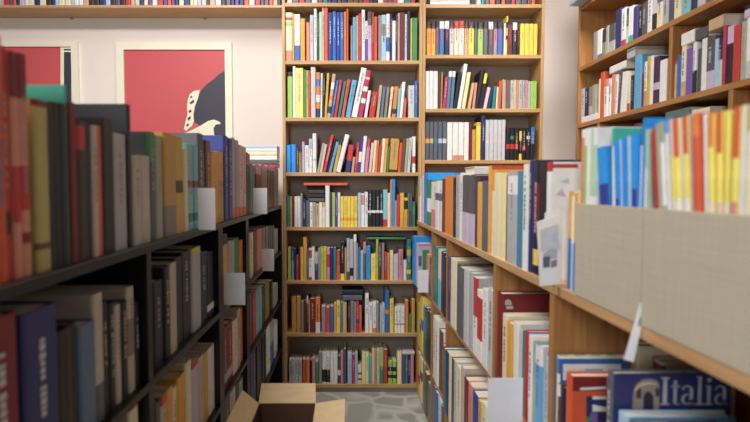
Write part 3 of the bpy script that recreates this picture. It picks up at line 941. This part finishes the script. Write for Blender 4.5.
row(right('second shelf on the right, second bay', 2, (-RU[1][0], -RU[0][1])), '''
496 504 410 lgrey|504.5 514 412 teal|514.5 525 414 cream|525.5 538 416 brown|538.5 552 418 white''')
row(right('lowest shelf on the right', 3, (-RY1 + 0.02, -RU[3][1])), '''
418 420 352 gold b=.3-.5:red|420.2 422.2 358 cream b=.5-.7:brown|422.4 424.4 362 olive|424.6 427 372 brown|427.2 430.8 384 teal''')
row(right('lowest shelf on the right, fourth bay', 3, (-RU[3][0], -RU[2][1])), '''
433 437 388 blue|437.2 441 396 white|441.2 445.6 404 dgrey''')
row(right('lowest shelf on the right, third bay', 3, (-RU[2][0], -RU[1][1])), '''
447.5 453 408 cream|453.3 458 412 navy|458.3 465 416 white|465.3 474 420 slate|474.5 482 424 white|482.5 493 426 red''')

# magazines in the two linen boxes
MP = RX + 0.0008
LB1 = (ry(644.2, 250), ry(577.2, 230))
LB2 = (0.52, ry(645.0, 250))
def mags(phrase, lim):
    r = Row('right', phrase, 'magazines in the linen boxes', RZ[0] + 0.0045, MP, lim, 0.22, cat='magazine')
    return r
row(Row('right', 'leaning on the first linen box', 'magazines beside the linen boxes', RZ[0], RX + 0.008, (sy(562.5, 240), sy(577.0, 245)), 0.22, cat='magazine'), '''
564 568 191 amber b=.0-.52:blue d=.12 f=cream i=no|568.3 570.6 196 white b=.0-.5:lblue i=no|570.8 574 193 amber b=.0-.5:blue i=no f=white d=.1|574.2 576.8 190 cream b=.0-.5:blue i=no d=.1''')
row(mags('in the far linen box', (-LB1[1] + 0.0035, -LB1[0] - 0.0035)), '''
579.5 582.5 130 white b=.35-.95:salmon d=.08 i=no|582.8 586 129 white b=.45-.9:lime d=.1 i=no|586.3 590.5 128 white i=no|590.8 594 127 pgreen b=.0-.6:white d=.1 i=no|594.3 599.5 127 white b=.6-.9:pgreen d=.1 i=no|600 609.5 145 bblue b=.0-.76:royal l=-12 i=no|610 613.5 128 white b=.9-1:turq f=turq d=.055 l=-6 i=no|613.8 617 141 bblue l=-9 b=.0-.66:royal i=no|617.3 620.8 139 white i=no l=-8|621 624.6 138 bblue b=.0-.6:royal i=no l=-8|624.9 628.4 136 lblue i=no l=-7|628.6 633.4 134 bblue b=.0-.7:royal i=no l=-6|633.8 638 127 white b=.9-1:teal i=no|638.3 640 119 bblue d=.13 i=no|640.3 643 130 pgreen b=.0-.8:white i=no''')
row(mags('in the near linen box', (-LB2[1] + 0.0035, -LB2[0] - 0.0035)), '''
647 650.5 129 red b=.0-.35:white l=-14 i=no|651 655.5 124 sage l=-14 i=no|656 661 122 sage b=.6-.9:white l=-14 i=no|661.5 665 121 white f=bblue b=.94-1:bblue d=.22 l=-14 i=no|665.4 671 119 myellow b=.83-1:ppink b=.0-.63:cream l=-14 i=no|671.4 677 118 myellow b=.82-1:ored b=.0-.63:white l=-14 i=no|677.4 683 117 white l=-14 i=no|683.4 689 115 myellow b=.83-1:ored b=.0-.63:white l=-14 i=no
689.4 694 113 lilac b=.0-.3:white l=-14 i=no|694.5 703 112 ored b=.9-1:orange l=-14 i=no|703.5 709 113 white l=-12 i=no|709.4 715.5 113 myellow b=.86-1:orange b=.0-.64:cream l=-10 i=no|716 722.5 111 myellow b=.83-1:ored b=.0-.63:ppink l=-8 i=no|723 729.5 110 myellow b=.0-.63:white l=-6 i=no|730 738 107 myellow b=.8-1:ored b=.0-.63:salmon i=no|738.6 745 105 lblue b=.3-1:white i=no|745.6 753 104 gold b=.0-.9:cream i=no|753.6 766 100 white i=no''')

# ================================================================== rows: tall bookcase on the right wall
UP = UX + 0.014
def upper(phrase, k, lim, lift=0.0):
    r = Row('right', phrase, 'books: ' + phrase, UZ[k] + lift, UP, lim, UD - 0.035)
    return r
usy = lambda px: -uy(px)
UE = -UY1 + 0.021
row(upper('upper row, right wall bookcase', 2, (usy(590), -UY0 - 0.03)), '''
590 594 34 grey|594 598.6 32 white b=.0-.15:steel|599 602.6 31 dnavy b=.0-.5:taupe|602.8 605.6 28 sage|606 612 26 dgrey b=.0-.4:silver|612.3 618 11 navy|618.2 622.8 10 white b=.0-.18:crimson|623 626 10 dgrey b=.0-.5:lgrey|626.2 631 8 white b=.0-.2:turq|631.2 636 8 indigo|636.3 640.6 8 black|640.8 645.2 4 dgrey|645.6 650.8 -4 white|651 655 -2 lgrey b=.0-.5:black|655.3 661 -1 cream b=.85-1:slate
661.3 667 -2 silver|667.3 673.4 -4 dgrey|673.8 680.6 -8 cream|681 689.6 -10 cyan|690 696.6 -12 navy|697 704.6 -14 lgrey|705 714 -18 slate|715 726 -24 white''')
row(upper('middle row, far bay, right wall bookcase', 3, (usy(596.7), -UU - 0.011)), '''
597 598.4 80 cream|598.6 602.6 73 ored|602.9 606.6 80 white b=.8-1:salmon|606.8 609.8 79 white b=.6-.8:lgrey|610.2 613.8 75 salmon|614 616.6 75 white|617 620 71 dgrey l=1.5|620.4 626 72 white l=2|626.3 628.6 73 cream b=.0-.2:red|628.9 632.6 76 dnavy|633 640 56 sky i=no|640.3 642.6 74 dred|642.8 646 62 white b=.0-.35:sage|646.3 650 57 gold|650.3 653 56 white|653.3 658.8 57 plum b=.3-.45:lilac|659.2 666.2 60 white''')
row(upper('middle row, near bay, right wall bookcase', 3, (-UU + 0.011, -UY0 - 0.03)), '''
671 673 62 tan b=.9-1:red|673.2 677 57 blue i=no|677.3 682 48 cream b=.0-.3:tan|682.3 689 50 violet i=no|689.3 693 44 white b=.0-.45:black|693.3 697 50 dgrey|697.4 703.6 40 white|704 712 38 dgrey b=.0-.35:lilac|712.4 716 40 lblue|716.3 720.4 39 dnavy b=.0-.55:pgreen|720.8 723.8 27 crimson|724 731 27 lilac b=.0-.7:black i=no|731.3 738.4 26 red i=no|738.8 745 22 sage|745.4 753 18 white b=.0-.3:lgrey|753.4 764 14 slate''')
# books lying flat on the right wall bookcase
def upper_lay(label, px0, px1, t, z, key, dep=0.17, f=None):
    y1, y0 = uy(px0), uy(px1)
    lay(None, label, t, dep, y1 - y0, key, (UX + 0.012 + dep / 2, (y0 + y1) / 2, z), 0.0, front=f)
upper_lay('white book lying flat at the far end, middle row, right wall bookcase', 580.4, 596.4, 0.034, UZ[3] + 0.0005, 'white')

row(upper('on the flat white book, right wall bookcase', 3, (usy(579.2), usy(596.3)), 0.035), """
580.2 584 89 lgrey|584.2 588 88 dnavy|588.3 592 87 taupe b=.0-.3:silver|592.3 596 85 sage""")
R3 = upper('lowest visible row, right wall bookcase', 4, (usy(602), usy(726)))
fill_row(Row('right', R3.phrase, R3.group, R3.z, UP, R3.lim, 0.16), 604, 724, 131, ['teal', 'cream', 'slate', 'brown', 'greige', 'dgreen', 'white', 'maroon'], 6, 11)

def flat_tops(phrase, s0, s1):
    m = 0
    for b in BOOKS:
        if not b.get('flat') and b['row'].phrase == phrase:
            q = quad(b)
            if max(p[0] for p in q) > s0 and min(p[0] for p in q) < s1:
                m = max(m, max(p[1] for p in q))
    return m
def lay_on(phrase, label, px0, px1, t, key, dep=0.17, f=None, base=None):
    z = base if base else flat_tops(phrase, usy(px0), usy(px1)) + 0.0006
    upper_lay(label, px0, px1, t, z, key, dep, f)
    return z + t + 0.0006
ph = 'middle row, far bay, right wall bookcase'
lay_on(ph, 'white book lying flat on the far standing books, middle row, right wall bookcase', 607.3, 623.6, 0.036, 'white')
z = lay_on(ph, 'thick light grey book lying flat beside the sky blue one, right wall bookcase', 624.2, 632.2, 0.034, 'lgrey')
lay_on(ph, 'sage green book lying on the light grey one, right wall bookcase', 624.2, 632.0, 0.012, 'sage', base=z)
ph = 'middle row, near bay, right wall bookcase'
lay_on(ph, 'white book lying flat above the violet book, right wall bookcase', 677.6, 690.4, 0.048, 'white')
lay_on(ph, 'black book lying flat between a white and a tan one, right wall bookcase', 692, 703.4, 0.042, 'dgrey')
lay_on(ph, 'tan book lying flat left of the crimson book, right wall bookcase', 704.2, 718.6, 0.042, 'tan')
z = lay_on(ph, 'white book lying flat right of the red book, right wall bookcase', 739, 756, 0.03, 'lilac', f='white')
lay_on(ph, 'dark book lying flat on the white one at the right edge, right wall bookcase', 739, 756, 0.012, 'black', base=z)
ph = R3.phrase
z = lay_on(ph, 'grey teal book lying flat below another grey teal one, right wall bookcase', 664, 688, 0.03, 'gteal')
lay_on(ph, 'grey teal book lying flat just under the shelf, above its like, right wall bookcase', 664, 688, 0.03, 'gteal', base=z)
z = lay_on(ph, 'cream book lying flat below another cream one, right wall bookcase', 690.5, 708, 0.027, 'greige')
lay_on(ph, 'cream book lying flat just under the shelf, above another cream one, right wall bookcase', 690.5, 708, 0.027, 'cream', base=z)
lay(None, 'pale blue book jutting out at the far end of the top right shelf', 0.07, 0.21, 0.14, 'lblue', (1.19 + 0.105, UY1 - 0.021 - 0.072, UZ[1] + 0.0005), 0.0)
row(upper('top shelf, right wall bookcase', 1, (-(UY1 - 0.17), -(UY1 - 0.5))), '''
584 588 -30 slate|588.5 592 -30 black|592.5 597 -34 grey|598 603 -38 white''')

# flat things on the black bookcase's far end
ph = 'top row of the black bookcase'
ya, yb = LY1 - 0.15, LY1 - 0.012
z = flat_tops(ph, ya, yb) + 0.0006
for kk, t, w, lb in (('crimson', 0.016, 0.215, 'crimson book lying lowest in the flat stack on the black bookcase'),
                  ('dgrey', 0.024, 0.19, 'dark grey book lying in the flat stack on the black bookcase'),
                  ('white', 0.026, 0.225, 'thick white book lying above the dark grey one, flat stack on black bookcase'),
                  ('cream', 0.024, 0.22, 'cream book lying third from the top, flat stack on black bookcase'),
                  ('white', 0.016, 0.22, 'thin white book lying under the pale blue one, flat stack on black bookcase'),
                  ('lblue', 0.014, 0.21, 'pale blue book lying topmost in the flat stack on the black bookcase')):
    lay(None, lb, t, yb - ya, w, kk, (LX - 0.008 - w / 2, (ya + yb) / 2, z), math.pi / 2)
    z += t + 0.0006
# flat book on the ledge row
ph = 'row on the right ledge'
ya, yb = ry(468) - 0.02, ry(461) + 0.02
z = flat_tops(ph, -yb, -ya) + 0.0006
lay(None, 'white book lying flat on top of the books on the right ledge', 0.027, yb - ya, 0.15, 'white', (RX + 0.012 + 0.075, (ya + yb) / 2, z), math.pi / 2)

finish_books(300)

# ---------------------------------------------------------------- printed covers
def find(phrase, px):
    best = None
    for b in BOOKS:
        if not b.get('flat') and b['row'].phrase == phrase:
            d = min(abs(px - b['xp'][0]), abs(px - b['xp'][1])) if not (b['xp'][0] <= px <= b['xp'][1]) else 0
            if best is None or d < best[0]:
                best = (d, b)
    return best[1]
def slabs(bm, poly, x, mi, th=0.0004):
    """polygon in local (y, z) lying on the face x = const of a book"""
    lo = [bm.verts.new((x, p[0], p[1])) for p in poly]
    hi = [bm.verts.new((x + th, p[0], p[1])) for p in poly]
    n = len(poly)
    for f in [bm.faces.new(hi), bm.faces.new(lo[::-1])] + [bm.faces.new((lo[i], lo[(i + 1) % n], hi[(i + 1) % n], hi[i])) for i in range(n)]:
        f.material_index = mi
def cover_print(phrase, px, shapes, name='cover_print', label=None):
    b = find(phrase, px)
    if 'root' not in b:
        print('NO ROOT', phrase, px); return None
    R = b['row']
    bm = bmesh.new()
    keys = []
    yf = -b['s'] - b['t'] / 2
    for n, (key, poly) in enumerate(shapes):
        if key not in keys:
            keys.append(key)
        pts = []
        for (x, y) in poly:
            X, Z = on_back(x, y, yf)
            pts.append((min(max(X - (R.plane - b['q']), 0.002), b['dep'] - 0.0015), min(max(Z - R.z, 0.001), b['h'] - 0.001)))
        slabs(bm, pts, b['t'] / 2 + 0.0001 + 0.0003 * n, keys.index(key))
    o = mesh_obj(name, bm, [cm(k) for k in keys], b['root'])
    if label:
        o['label'] = label
    return o
def rect(x0, y0, x1, y1):
    return [(x0, y1), (x1, y1), (x1, y0), (x0, y0)]

# serif lettering, cap height 1
def glyph_polys(ch):
    def r(x0, y0, x1, y1):
        return [(x0, y0), (x1, y0), (x1, y1), (x0, y1)]
    def arc(cx, cy, rx, ry_, a0, a1, w0, w1, n=10):
        out = []
        for i in range(n):
            u, v = i / n, (i + 1) / n
            a, c = math.radians(a0 + (a1 - a0) * u), math.radians(a0 + (a1 - a0) * v)
            wa, wc = w0 + (w1 - w0) * u, w0 + (w1 - w0) * v
            out.append([(cx + (rx - wa) * math.cos(a), cy + (ry_ - wa * .5) * math.sin(a)), (cx + rx * math.cos(a), cy + ry_ * math.sin(a)),
                        (cx + rx * math.cos(c), cy + ry_ * math.sin(c)), (cx + (rx - wc) * math.cos(c), cy + (ry_ - wc * .5) * math.sin(c))])
        return out
    if ch == 'I':
        return [r(.1, .05, .25, .95), r(0, 0, .35, .05), r(0, .95, .35, 1)], .42
    if ch == 't':
        return [r(.09, .1, .21, .88), r(0, .64, .33, .7)] + arc(.24, .12, .15, .12, 180, 330, .11, .03), .38
    if ch == 'l':
        return [r(.1, .05, .22, 1.04), r(.01, 0, .31, .05), r(.02, 1.0, .1, 1.04)], .36
    if ch == 'i':
        return [r(.1, .05, .22, .7), r(.01, 0, .31, .05), r(.02, .66, .1, .7), [(.16 + .085 * math.cos(k * math.pi / 5), .9 + .085 * math.sin(k * math.pi / 5)) for k in range(10)]], .36
    if ch == 'a':
        return [r(.34, .06, .46, .5)] + arc(.24, .5, .22, .21, 0, 165, .12, .06) + arc(.24, .2, .22, .2, 75, 360, .1, .1, 16) + arc(.48, .08, .06, .08, 180, 350, .05, .02, 5), .56
def italia():
    b = find('under the right ledge, first bay', 609)
    yf = -b['s'] - b['t'] / 2
    R = b['row']
    def loc(x, y):
        X, Z = on_back(x, y, yf)
        return X - (R.plane - b['q']), Z - R.z
    y0, zb = loc(659.5, 404.5)
    y1, zt = loc(728.5, 377)
    adv = sum(glyph_polys(c)[1] for c in 'Italia')
    sx, sz = (y1 - y0) / adv, zt - zb
    bm = bmesh.new()
    pen = 0
    for c in 'Italia':
        ps, w = glyph_polys(c)
        for p in ps:
            slabs(bm, [(y0 + (pen + x) * sx, zb + z * sz) for x, z in p], b['t'] / 2 + 0.0012, 0, 0.0004)
        pen += w
    o = mesh_obj('title', bm, cm('silver'), b['root'])
    o['label'] = 'pale serif title reading Italia'
italia()
ph = 'under the right ledge, first bay'
arch = [(632, 412), (633, 392), (636, 384), (642, 379.5), (650, 378.5), (656, 380), (659, 384), (659, 412)]
cover_print(ph, 609, [('navy', rect(611, 372, 738, 424)), ('taupe', arch), ('dnavy', [(643, 412), (643, 396), (646, 391.5), (650, 391.5), (653, 396), (653, 412)]),
                      ('dbrown', [(636, 398), (636, 390), (639, 387), (641, 390), (641, 398)]), ('dbrown', [(655, 396), (655, 389), (657, 387), (658.5, 390), (658.5, 396)]),
                      ('greige', [(634, 389), (640, 383), (649, 381.5), (656, 383), (656, 384.5), (649, 383.5), (640, 385.5), (635, 391)])])
cover_print(ph, 568, [('dred', rect(571, 374, 606, 391)), ('ored', rect(571, 391, 606, 424)), ('white', [(580, 387.6), (606, 386.2), (606, 388.8), (580, 390)]),
                      ('navy', rect(586, 396, 606, 424)), ('white', rect(592, 396, 606, 399)), ('white', [(592, 404), (606, 407), (606, 411), (592, 411)]), ('violet', rect(590, 412, 597, 424)), ('green', rect(586, 416, 590, 424))])
cover_print(ph, 556.8, [('white', rect(563, 364, 621, 380)), ('sky', rect(585, 369, 603, 370.5))])
cover_print(ph, 554.2, [('black', rect(559 + 16 * k, 353.5, 568 + 16 * k, 355.5)) for k in range(4)])
ph = 'under the right ledge, second bay'
cover_print(ph, 498, [('maroon', rect(501, 293, 551, 296)), ('greige', [(505, 305), (505, 301), (508, 299), (511, 301), (512, 305)]), ('greige', rect(506, 306, 513, 309))])
cover_print(ph, 515, [('teal', rect(520, 358, 527, 372)), ('plum', [(524, 358), (526, 346), (531, 340), (535, 345), (536, 358)]), ('lilac', rect(533, 330, 541, 334))])
cover_print(ph, 530, [('blue', rect(533, 341, 541, 346)), ('lblue', rect(533, 347, 552, 349))])
ph = 'under the right ledge, third bay'
cover_print(ph, 487, [('navy', rect(475.5, 297, 493, 301))])
cover_print('under the right ledge, farthest bay', 421.7, [('green', rect(422.5, 250, 429, 270)), ('slate', rect(418.5, 256, 421.5, 266)), ('pink', rect(418, 244, 431, 245.5))])
cover_print('row on the right ledge', 548, [('red', rect(551, 164, 578, 168)), ('lilac', [(556, 195), (562, 188), (566, 197)]), ('lgrey', [(560, 182), (568, 178), (570, 184)])])

# a second file of books deep in the first bay, behind the Italia book
def deep(label, x0, dep, ya, t, h, key, bands=()):
    R = right('deep in the first bay', 1, (0, 0))
    bm = bmesh.new()
    sl, ms = [], []
    def m_of(k):
        k = k or key
        if k not in sl:
            sl.append(k); ms.append(cm(k))
        return sl.index(k)
    cover_bm(bm, t, h, dep, list(bands), m_of, True)
    root = empty('book', (x0, ya, RZ[1]), (0, 0, -math.pi / 2))
    mesh_obj('cover', bm, ms, root)
    pb = bmesh.new()
    pages_bm(pb, t, h, dep)
    mesh_obj('pages', pb, PAGE, root)
    tag(root, label, 'book')
deep('cream book standing deep in the shelf behind the book with the Italia title', 0.585, 0.13, 1.0, 0.028, 0.245, 'cream')
deep('pale book with dark red top edge, nearer of two deep behind the Italia book', 0.6, 0.14, 0.945, 0.03, 0.232, 'greige', [(0.86, 0.97, 'dred')])

# ---------------------------------------------------------------- linen magazine boxes
def linen_box(label, y0, y1):
    x0, x1 = RX - 0.0035, RX + 0.264
    z0, zf = RZ[0] + 0.0003, 1.24
    root = empty('magazine_box', ((x0 + x1) / 2, (y0 + y1) / 2, z0))
    part_box('front_panel', (x0, y0, z0), (x0 + 0.003, y1, zf), LINEN, root, 0.001)
    part_box('rear_panel', (x1 - 0.004, y0, z0), (x1, y1, zf + 0.06), LINEN, root, 0.001)
    part_box('bottom', (x0 + 0.0031, y0 + 0.0031, z0), (x1 - 0.0041, y1 - 0.0031, z0 + 0.0035), LINEN, root, 0)
    for a in (y0, y1 - 0.003):
        bm = bmesh.new()
        px, py, pz = root.location
        pr = [(x0 + 0.0031, z0), (x1 - 0.0041, z0), (x1 - 0.0041, zf + 0.06), (x0 + 0.0031, zf)]
        A = [bm.verts.new((x - px, a - py, z - pz)) for x, z in pr]
        B = [bm.verts.new((x - px, a + 0.003 - py, z - pz)) for x, z in pr]
        bm.faces.new(A); bm.faces.new(B[::-1])
        for i in range(4):
            bm.faces.new((A[i], A[(i + 1) % 4], B[(i + 1) % 4], B[i]))
        mesh_obj('end_panel', bm, LINEN, root)
    tag(root, label, 'box', 'linen magazine boxes')
linen_box('far beige linen box on the right ledge holding blue and white magazines', LB1[0], LB1[1])
linen_box('near beige linen box on the right ledge holding yellow spined magazines', LB2[0], LB2[1])

# ---------------------------------------------------------------- paper cards
CARDM = noise_mat('white_card', (238, 238, 242), 0.03, 20, 0.7, 0.2)
def flag(label, px0, py0, px1, py1, px_att, X, name='shelf_card', group='white section cards'):
    d = F * X / (px_att - CX)
    y, _ = on_side(px_att, (py0 + py1) / 2, X)
    xs = sorted((on_back(px0, py0, y)[0], on_back(px1, py0, y)[0]))
    z1, z0 = on_back(px0, py0, y)[1], on_back(px0, py1, y)[1]
    bm = bmesh.new()
    box(bm, (xs[0], y - 0.0006, z0), (xs[1], y + 0.0006, z1))
    o = mesh_obj(name, bm, CARDM)
    c = Vector(((xs[0] + xs[1]) / 2, y, z0))
    o.data.transform(Matrix.Translation(-c))
    o.location = c
    tag(o, label, 'card', group)
LE = LX + 0.0004
flag('white card on the black bookcase top shelf, by the pale cyan book', 198, 188, 215, 230, 198, LE)
flag('white card at the far end of the black bookcase top shelf', 253, 188, 267, 214, 253, LE)
flag('large white card below the orange books, black bookcase third bay', 224, 273, 245, 305, 224, LE)
flag('white card on the second shelf, black bookcase far bay', 262, 249, 274, 271, 262, LE)
RE = RX - 0.0004
flag('tall white card jutting from the lower right shelf in front of the dark red book', 488, 378, 523, 424, 523, RE)
flag('small white card at the far end of the right bookcase, below the blue book', 418, 270, 428.5, 292.5, 428.5, RE)

def px_slab(name, pts, y, th, mats, label, cat, extra=(), parent=None):
    bm = bmesh.new()
    P = [on_back(x, v, y) for x, v in pts]
    c = Vector((sum(p[0] for p in P) / len(P), y, min(p[1] for p in P)))
    def add(poly, ya, yb, mi):
        A = [bm.verts.new((x - c.x, ya - y, z - c.z)) for x, z in poly]
        B = [bm.verts.new((x - c.x, yb - y, z - c.z)) for x, z in poly]
        n = len(poly)
        for f in [bm.faces.new(A), bm.faces.new(B[::-1])] + [bm.faces.new((A[i], A[(i + 1) % n], B[(i + 1) % n], B[i])) for i in range(n)]:
            f.material_index = mi
    add(P, y, y + th, 0)
    for n, (mi, poly) in enumerate(extra):
        add([on_back(x, v, y) for x, v in poly], y - 0.0002 - 0.00012 * n, y - 0.00005, mi)
    o = mesh_obj(name, bm, mats, parent)
    if not parent:
        o.location = c
        tag(o, label, cat)
    return o
yt = (LB1[0] + LB2[1]) / 2 - 0.0004
px_slab('paper_tag', [(624, 359.5), (633.5, 362), (646.5, 304), (640.5, 303)], yt, 0.0008, [CARDM, cm('grey')], 'white paper tag hanging over the edge of the right ledge', 'tag',
        [(1, [(637.5, 326), (640, 326.6), (642, 317), (639.7, 316.5)])])
y = ry(559, 250)
zb = RZ[0]
b0 = project(0.45, y, zb + 0.0006)[1]
px_slab('leaflet', [(540, b0), (558, b0 - 1.5), (559, 214), (537, 222)], y, 0.002, [cm('white'), cm('lgrey'), cm('silver'), cm('slate'), cm('lblue'), cm('taupe')], 'leaflet with a grey photo standing before the black book on the ledge', 'leaflet',
        [(1, [(541, 252), (560, 249), (558, 224), (540, 230)]), (2, [(543, 262), (557, 258), (557.5, 249), (551, 248), (543, 254)]), (3, [(543, 268), (550, 267), (550, 256), (543, 257)]), (5, [(551, 268), (557, 266), (557, 259), (551, 261)]), (4, [(553, 243), (557, 242), (557, 232), (553, 234)])])
y2 = ry(555, 250)
b0 = project(0.47, y2, zb + 0.0006)[1]
px_slab('leaflet', [(544, b0), (560, b0), (561, 209), (545, 213)], y2, 0.002, [cm('white'), cm('lblue')], 'plain white leaflet standing behind the white one on the ledge', 'leaflet', [(1, rect(546, 225, 559, 240))])

# ---------------------------------------------------------------- cardboard box on the floor
def carton():
    x0, x1, y0, y1, zt, th = -0.296, -0.1, 1.40, 1.68, 0.528, 0.004
    root = empty('cardboard_box', ((x0 + x1) / 2, (y0 + y1) / 2, 0))
    bm = bmesh.new()
    c = root.location
    def B(a, b):
        box(bm, [a[i] - c[i] for i in range(3)], [b[i] - c[i] for i in range(3)])
    B((x0, y0, 0.0), (x1, y0 + th, zt)); B((x0, y1 - th, 0), (x1, y1, zt))
    B((x0, y0 + th, 0), (x0 + th, y1 - th, zt)); B((x1 - th, y0 + th, 0), (x1, y1 - th, zt))
    B((x0 + th, y0 + th, 0), (x1 - th, y1 - th, th))
    mesh_obj('body', bm, noise_mat('shade_brown_cardboard', (96, 70, 54), 0.06, 18, 0.85, 0.2), root)  # cardboard darkened throughout, standing in for shade inside the open box
    def flap(p):
        bm = bmesh.new()
        n = (Vector(p[1]) - Vector(p[0])).cross(Vector(p[3]) - Vector(p[0])).normalized() * 0.0035
        A = [bm.verts.new(Vector(q) - c) for q in p]
        Bv = [bm.verts.new(Vector(q) - c + n) for q in p]
        bm.faces.new(A); bm.faces.new(Bv[::-1])
        for i in range(4):
            bm.faces.new((A[i], A[(i + 1) % 4], Bv[(i + 1) % 4], Bv[i]))
        mesh_obj('flap', bm, KRAFT, root)
    flap([(x0, y1, zt), (x1, y1, zt), (x1 - 0.006, y1 + 0.085, zt + 0.035), (x0 - 0.004, y1 + 0.085, zt + 0.035)])
    flap([(x1, y1 - 0.004, zt), (x1, y0, zt), (x1 + 0.098, y0 - 0.005, zt + 0.012), (x1 + 0.101, y1, zt + 0.014)])
    flap([(x0, y0, zt), (x0, y1 - 0.004, zt), (x0 - 0.055, y1 - 0.01, zt + 0.05), (x0 - 0.055, y0, zt + 0.05)])
    flap([(x1, y0, zt), (x0, y0, zt), (x0, y0 - 0.06, zt - 0.06), (x1, y0 - 0.06, zt - 0.06)])
    tag(root, 'open brown cardboard box with spread flaps on the floor of the aisle', 'box')
carton()

# ---------------------------------------------------------------- framed posters
REDP = noise_mat('coral_red_print', (202, 88, 92), 0.03, 3, 0.5)
INKP = noise_mat('charcoal_print', (62, 62, 72), 0.05, 3, 0.5)
CREAMP = noise_mat('cream_print', (236, 232, 206), 0.03, 3, 0.5)
def poster(label, ox0, ox1, oy0, oy1, ix0, ix1, iy0, iy1, shapes):
    yb = YW - 0.0008
    yf = YW - 0.022
    X = lambda p: on_back(p, 100, yf)[0]
    Z = lambda p: on_back(200, p, yf)[1]
    root = empty('framed_poster', ((X(ox0) + X(ox1)) / 2, yb, Z(oy1)))
    c = root.location
    bm = bmesh.new()
    def B(a, b):
        box(bm, [a[i] - c[i] for i in range(3)], [b[i] - c[i] for i in range(3)])
    B((X(ox0), yf, Z(iy0)), (X(ox1), yb, Z(oy0))); B((X(ox0), yf, Z(oy1)), (X(ox1), yb, Z(iy1)))
    B((X(ox0), yf, Z(iy1)), (X(ix0), yb, Z(iy0))); B((X(ix1), yf, Z(iy1)), (X(ox1), yb, Z(iy0)))
    mesh_obj('frame', bm, CREAM_FRAME, root)
    bm = bmesh.new()
    mats = [REDP, INKP, CREAMP]
    yp = YW - 0.012
    B((X(ix0), yp, Z(iy1)), (X(ix1), yp + 0.003, Z(iy0)))
    for n, (mi, poly) in enumerate(shapes):
        ya, y_b = yp - 0.0003 * (n + 1), yp - 0.0001
        P = [(min(max(on_back(x, v, yp)[0], X(ix0)), X(ix1)), on_back(x, v, yp)[1]) for x, v in poly]
        A = [bm.verts.new((x - c.x, ya - c.y, z - c.z)) for x, z in P]
        Bv = [bm.verts.new((x - c.x, y_b - c.y, z - c.z)) for x, z in P]
        k = len(P)
        for f in [bm.faces.new(A), bm.faces.new(Bv[::-1])] + [bm.faces.new((A[i], A[(i + 1) % k], Bv[(i + 1) % k], Bv[i])) for i in range(k)]:
            f.material_index = mi
    mesh_obj('print', bm, mats, root)
    tag(root, label, 'poster')
hair = [(226, 70.5), (219, 74), (214, 79), (207, 84), (202, 89), (198, 97), (195, 106), (193.5, 116), (194.5, 122), (200, 126), (200, 180), (226, 180)]
face = [(199.5, 90), (194, 91), (190, 94), (188, 99), (187, 106), (187.5, 114), (185.5, 122), (184, 129), (186, 131), (189, 128), (192, 126), (193.8, 121), (193.5, 114), (195, 106), (198.5, 97)]
wave = [(170, 142), (180, 135), (190, 131), (200, 126), (208, 121), (214, 119.5), (220, 122), (220.5, 124), (216, 124.5), (213.5, 128), (214, 134), (218, 142), (222, 180), (160, 180)]
marks = [(1, [(189.5, 103), (193.5, 99.5), (194.5, 102), (191, 104.5)]), (1, [(190, 97), (192, 95.5), (192.6, 97), (190.5, 98.6)]), (1, [(188.5, 111), (191, 109.5), (191.6, 112), (189, 113)]),
         (1, [(187.6, 118), (190.5, 116), (190.8, 118.5), (188.2, 121)]), (1, [(186.4, 125), (188.4, 123), (189, 125), (187, 127)])]
poster('framed red poster with a charcoal and cream figure, right of the other poster', 117, 232, 42, 190, 124.3, 225.2, 49.5, 182, [(1, hair), (2, wave), (2, face)] + marks)
poster('framed red poster at the left edge with a black bar beside the red', -45, 78.5, 41, 190, -38, 72, 46.5, 182, [(2, rect(60.5, 46.5, 72, 182)), (1, rect(64, 52, 71.3, 182)), (1, rect(64, 49, 71.3, 50.5))])

# ---------------------------------------------------------------- light
def area_light(name, loc, size, power, color, rot=(0, 0, 0)):
    l = bpy.data.lights.new(name, 'AREA')
    l.shape = 'RECTANGLE'
    l.size, l.size_y = size
    l.energy = power
    l.color = color
    o = bpy.data.objects.new(name, l)
    o.location = loc
    o.rotation_euler = rot
    COL.objects.link(o)
    return o
W = (1.0, 0.96, 0.93)
area_light('ceiling_lamp', (-1.05, 1.5, 2.96), (1.0, 0.5), 37, W)
area_light('wall_fill_light', (1.0, 2.0, 2.94), (0.4, 0.4), 7, W, (math.radians(38), 0, 0)).data.spread = math.radians(95)  # added fill light aimed at the back wall strip beside the narrow bookcase
area_light('ceiling_lamp.001', (-0.42, 2.3, 2.96), (0.12, 0.6), 7.5, W)
area_light('window_daylight', (-0.62, -1.4, 2.0), (0.45, 1.3), 27, (0.95, 0.97, 1.0), (math.radians(76), 0, math.radians(-8)))
w = bpy.data.worlds.new('dim_interior')
SC.world = w
w.use_nodes = True
w.node_tree.nodes['Background'].inputs[0].default_value = (0.9, 0.93, 1, 1)
w.node_tree.nodes['Background'].inputs[1].default_value = 0.3

# ---------------------------------------------------------------- camera
cam = bpy.data.cameras.new('camera')
cam.sensor_width = 36
cam.lens = 36 * F / 750
cam.shift_x = (375 - CX) / 750
cam.clip_start = 0.02
cam.dof.use_dof = True
cam.dof.focus_distance = 2.75
cam.dof.aperture_fstop = 3.2
co = bpy.data.objects.new('camera', cam)
co.location = (0, 0, EYE)
co.rotation_euler = (math.pi / 2 - PT, 0, 0)
COL.objects.link(co)
SC.camera = co
SC.view_settings.view_transform = 'Standard'
SC.view_settings.look = 'None'
SC.view_settings.exposure = 0.62
SC.view_settings.gamma = 1
SC.view_settings.use_curve_mapping = False
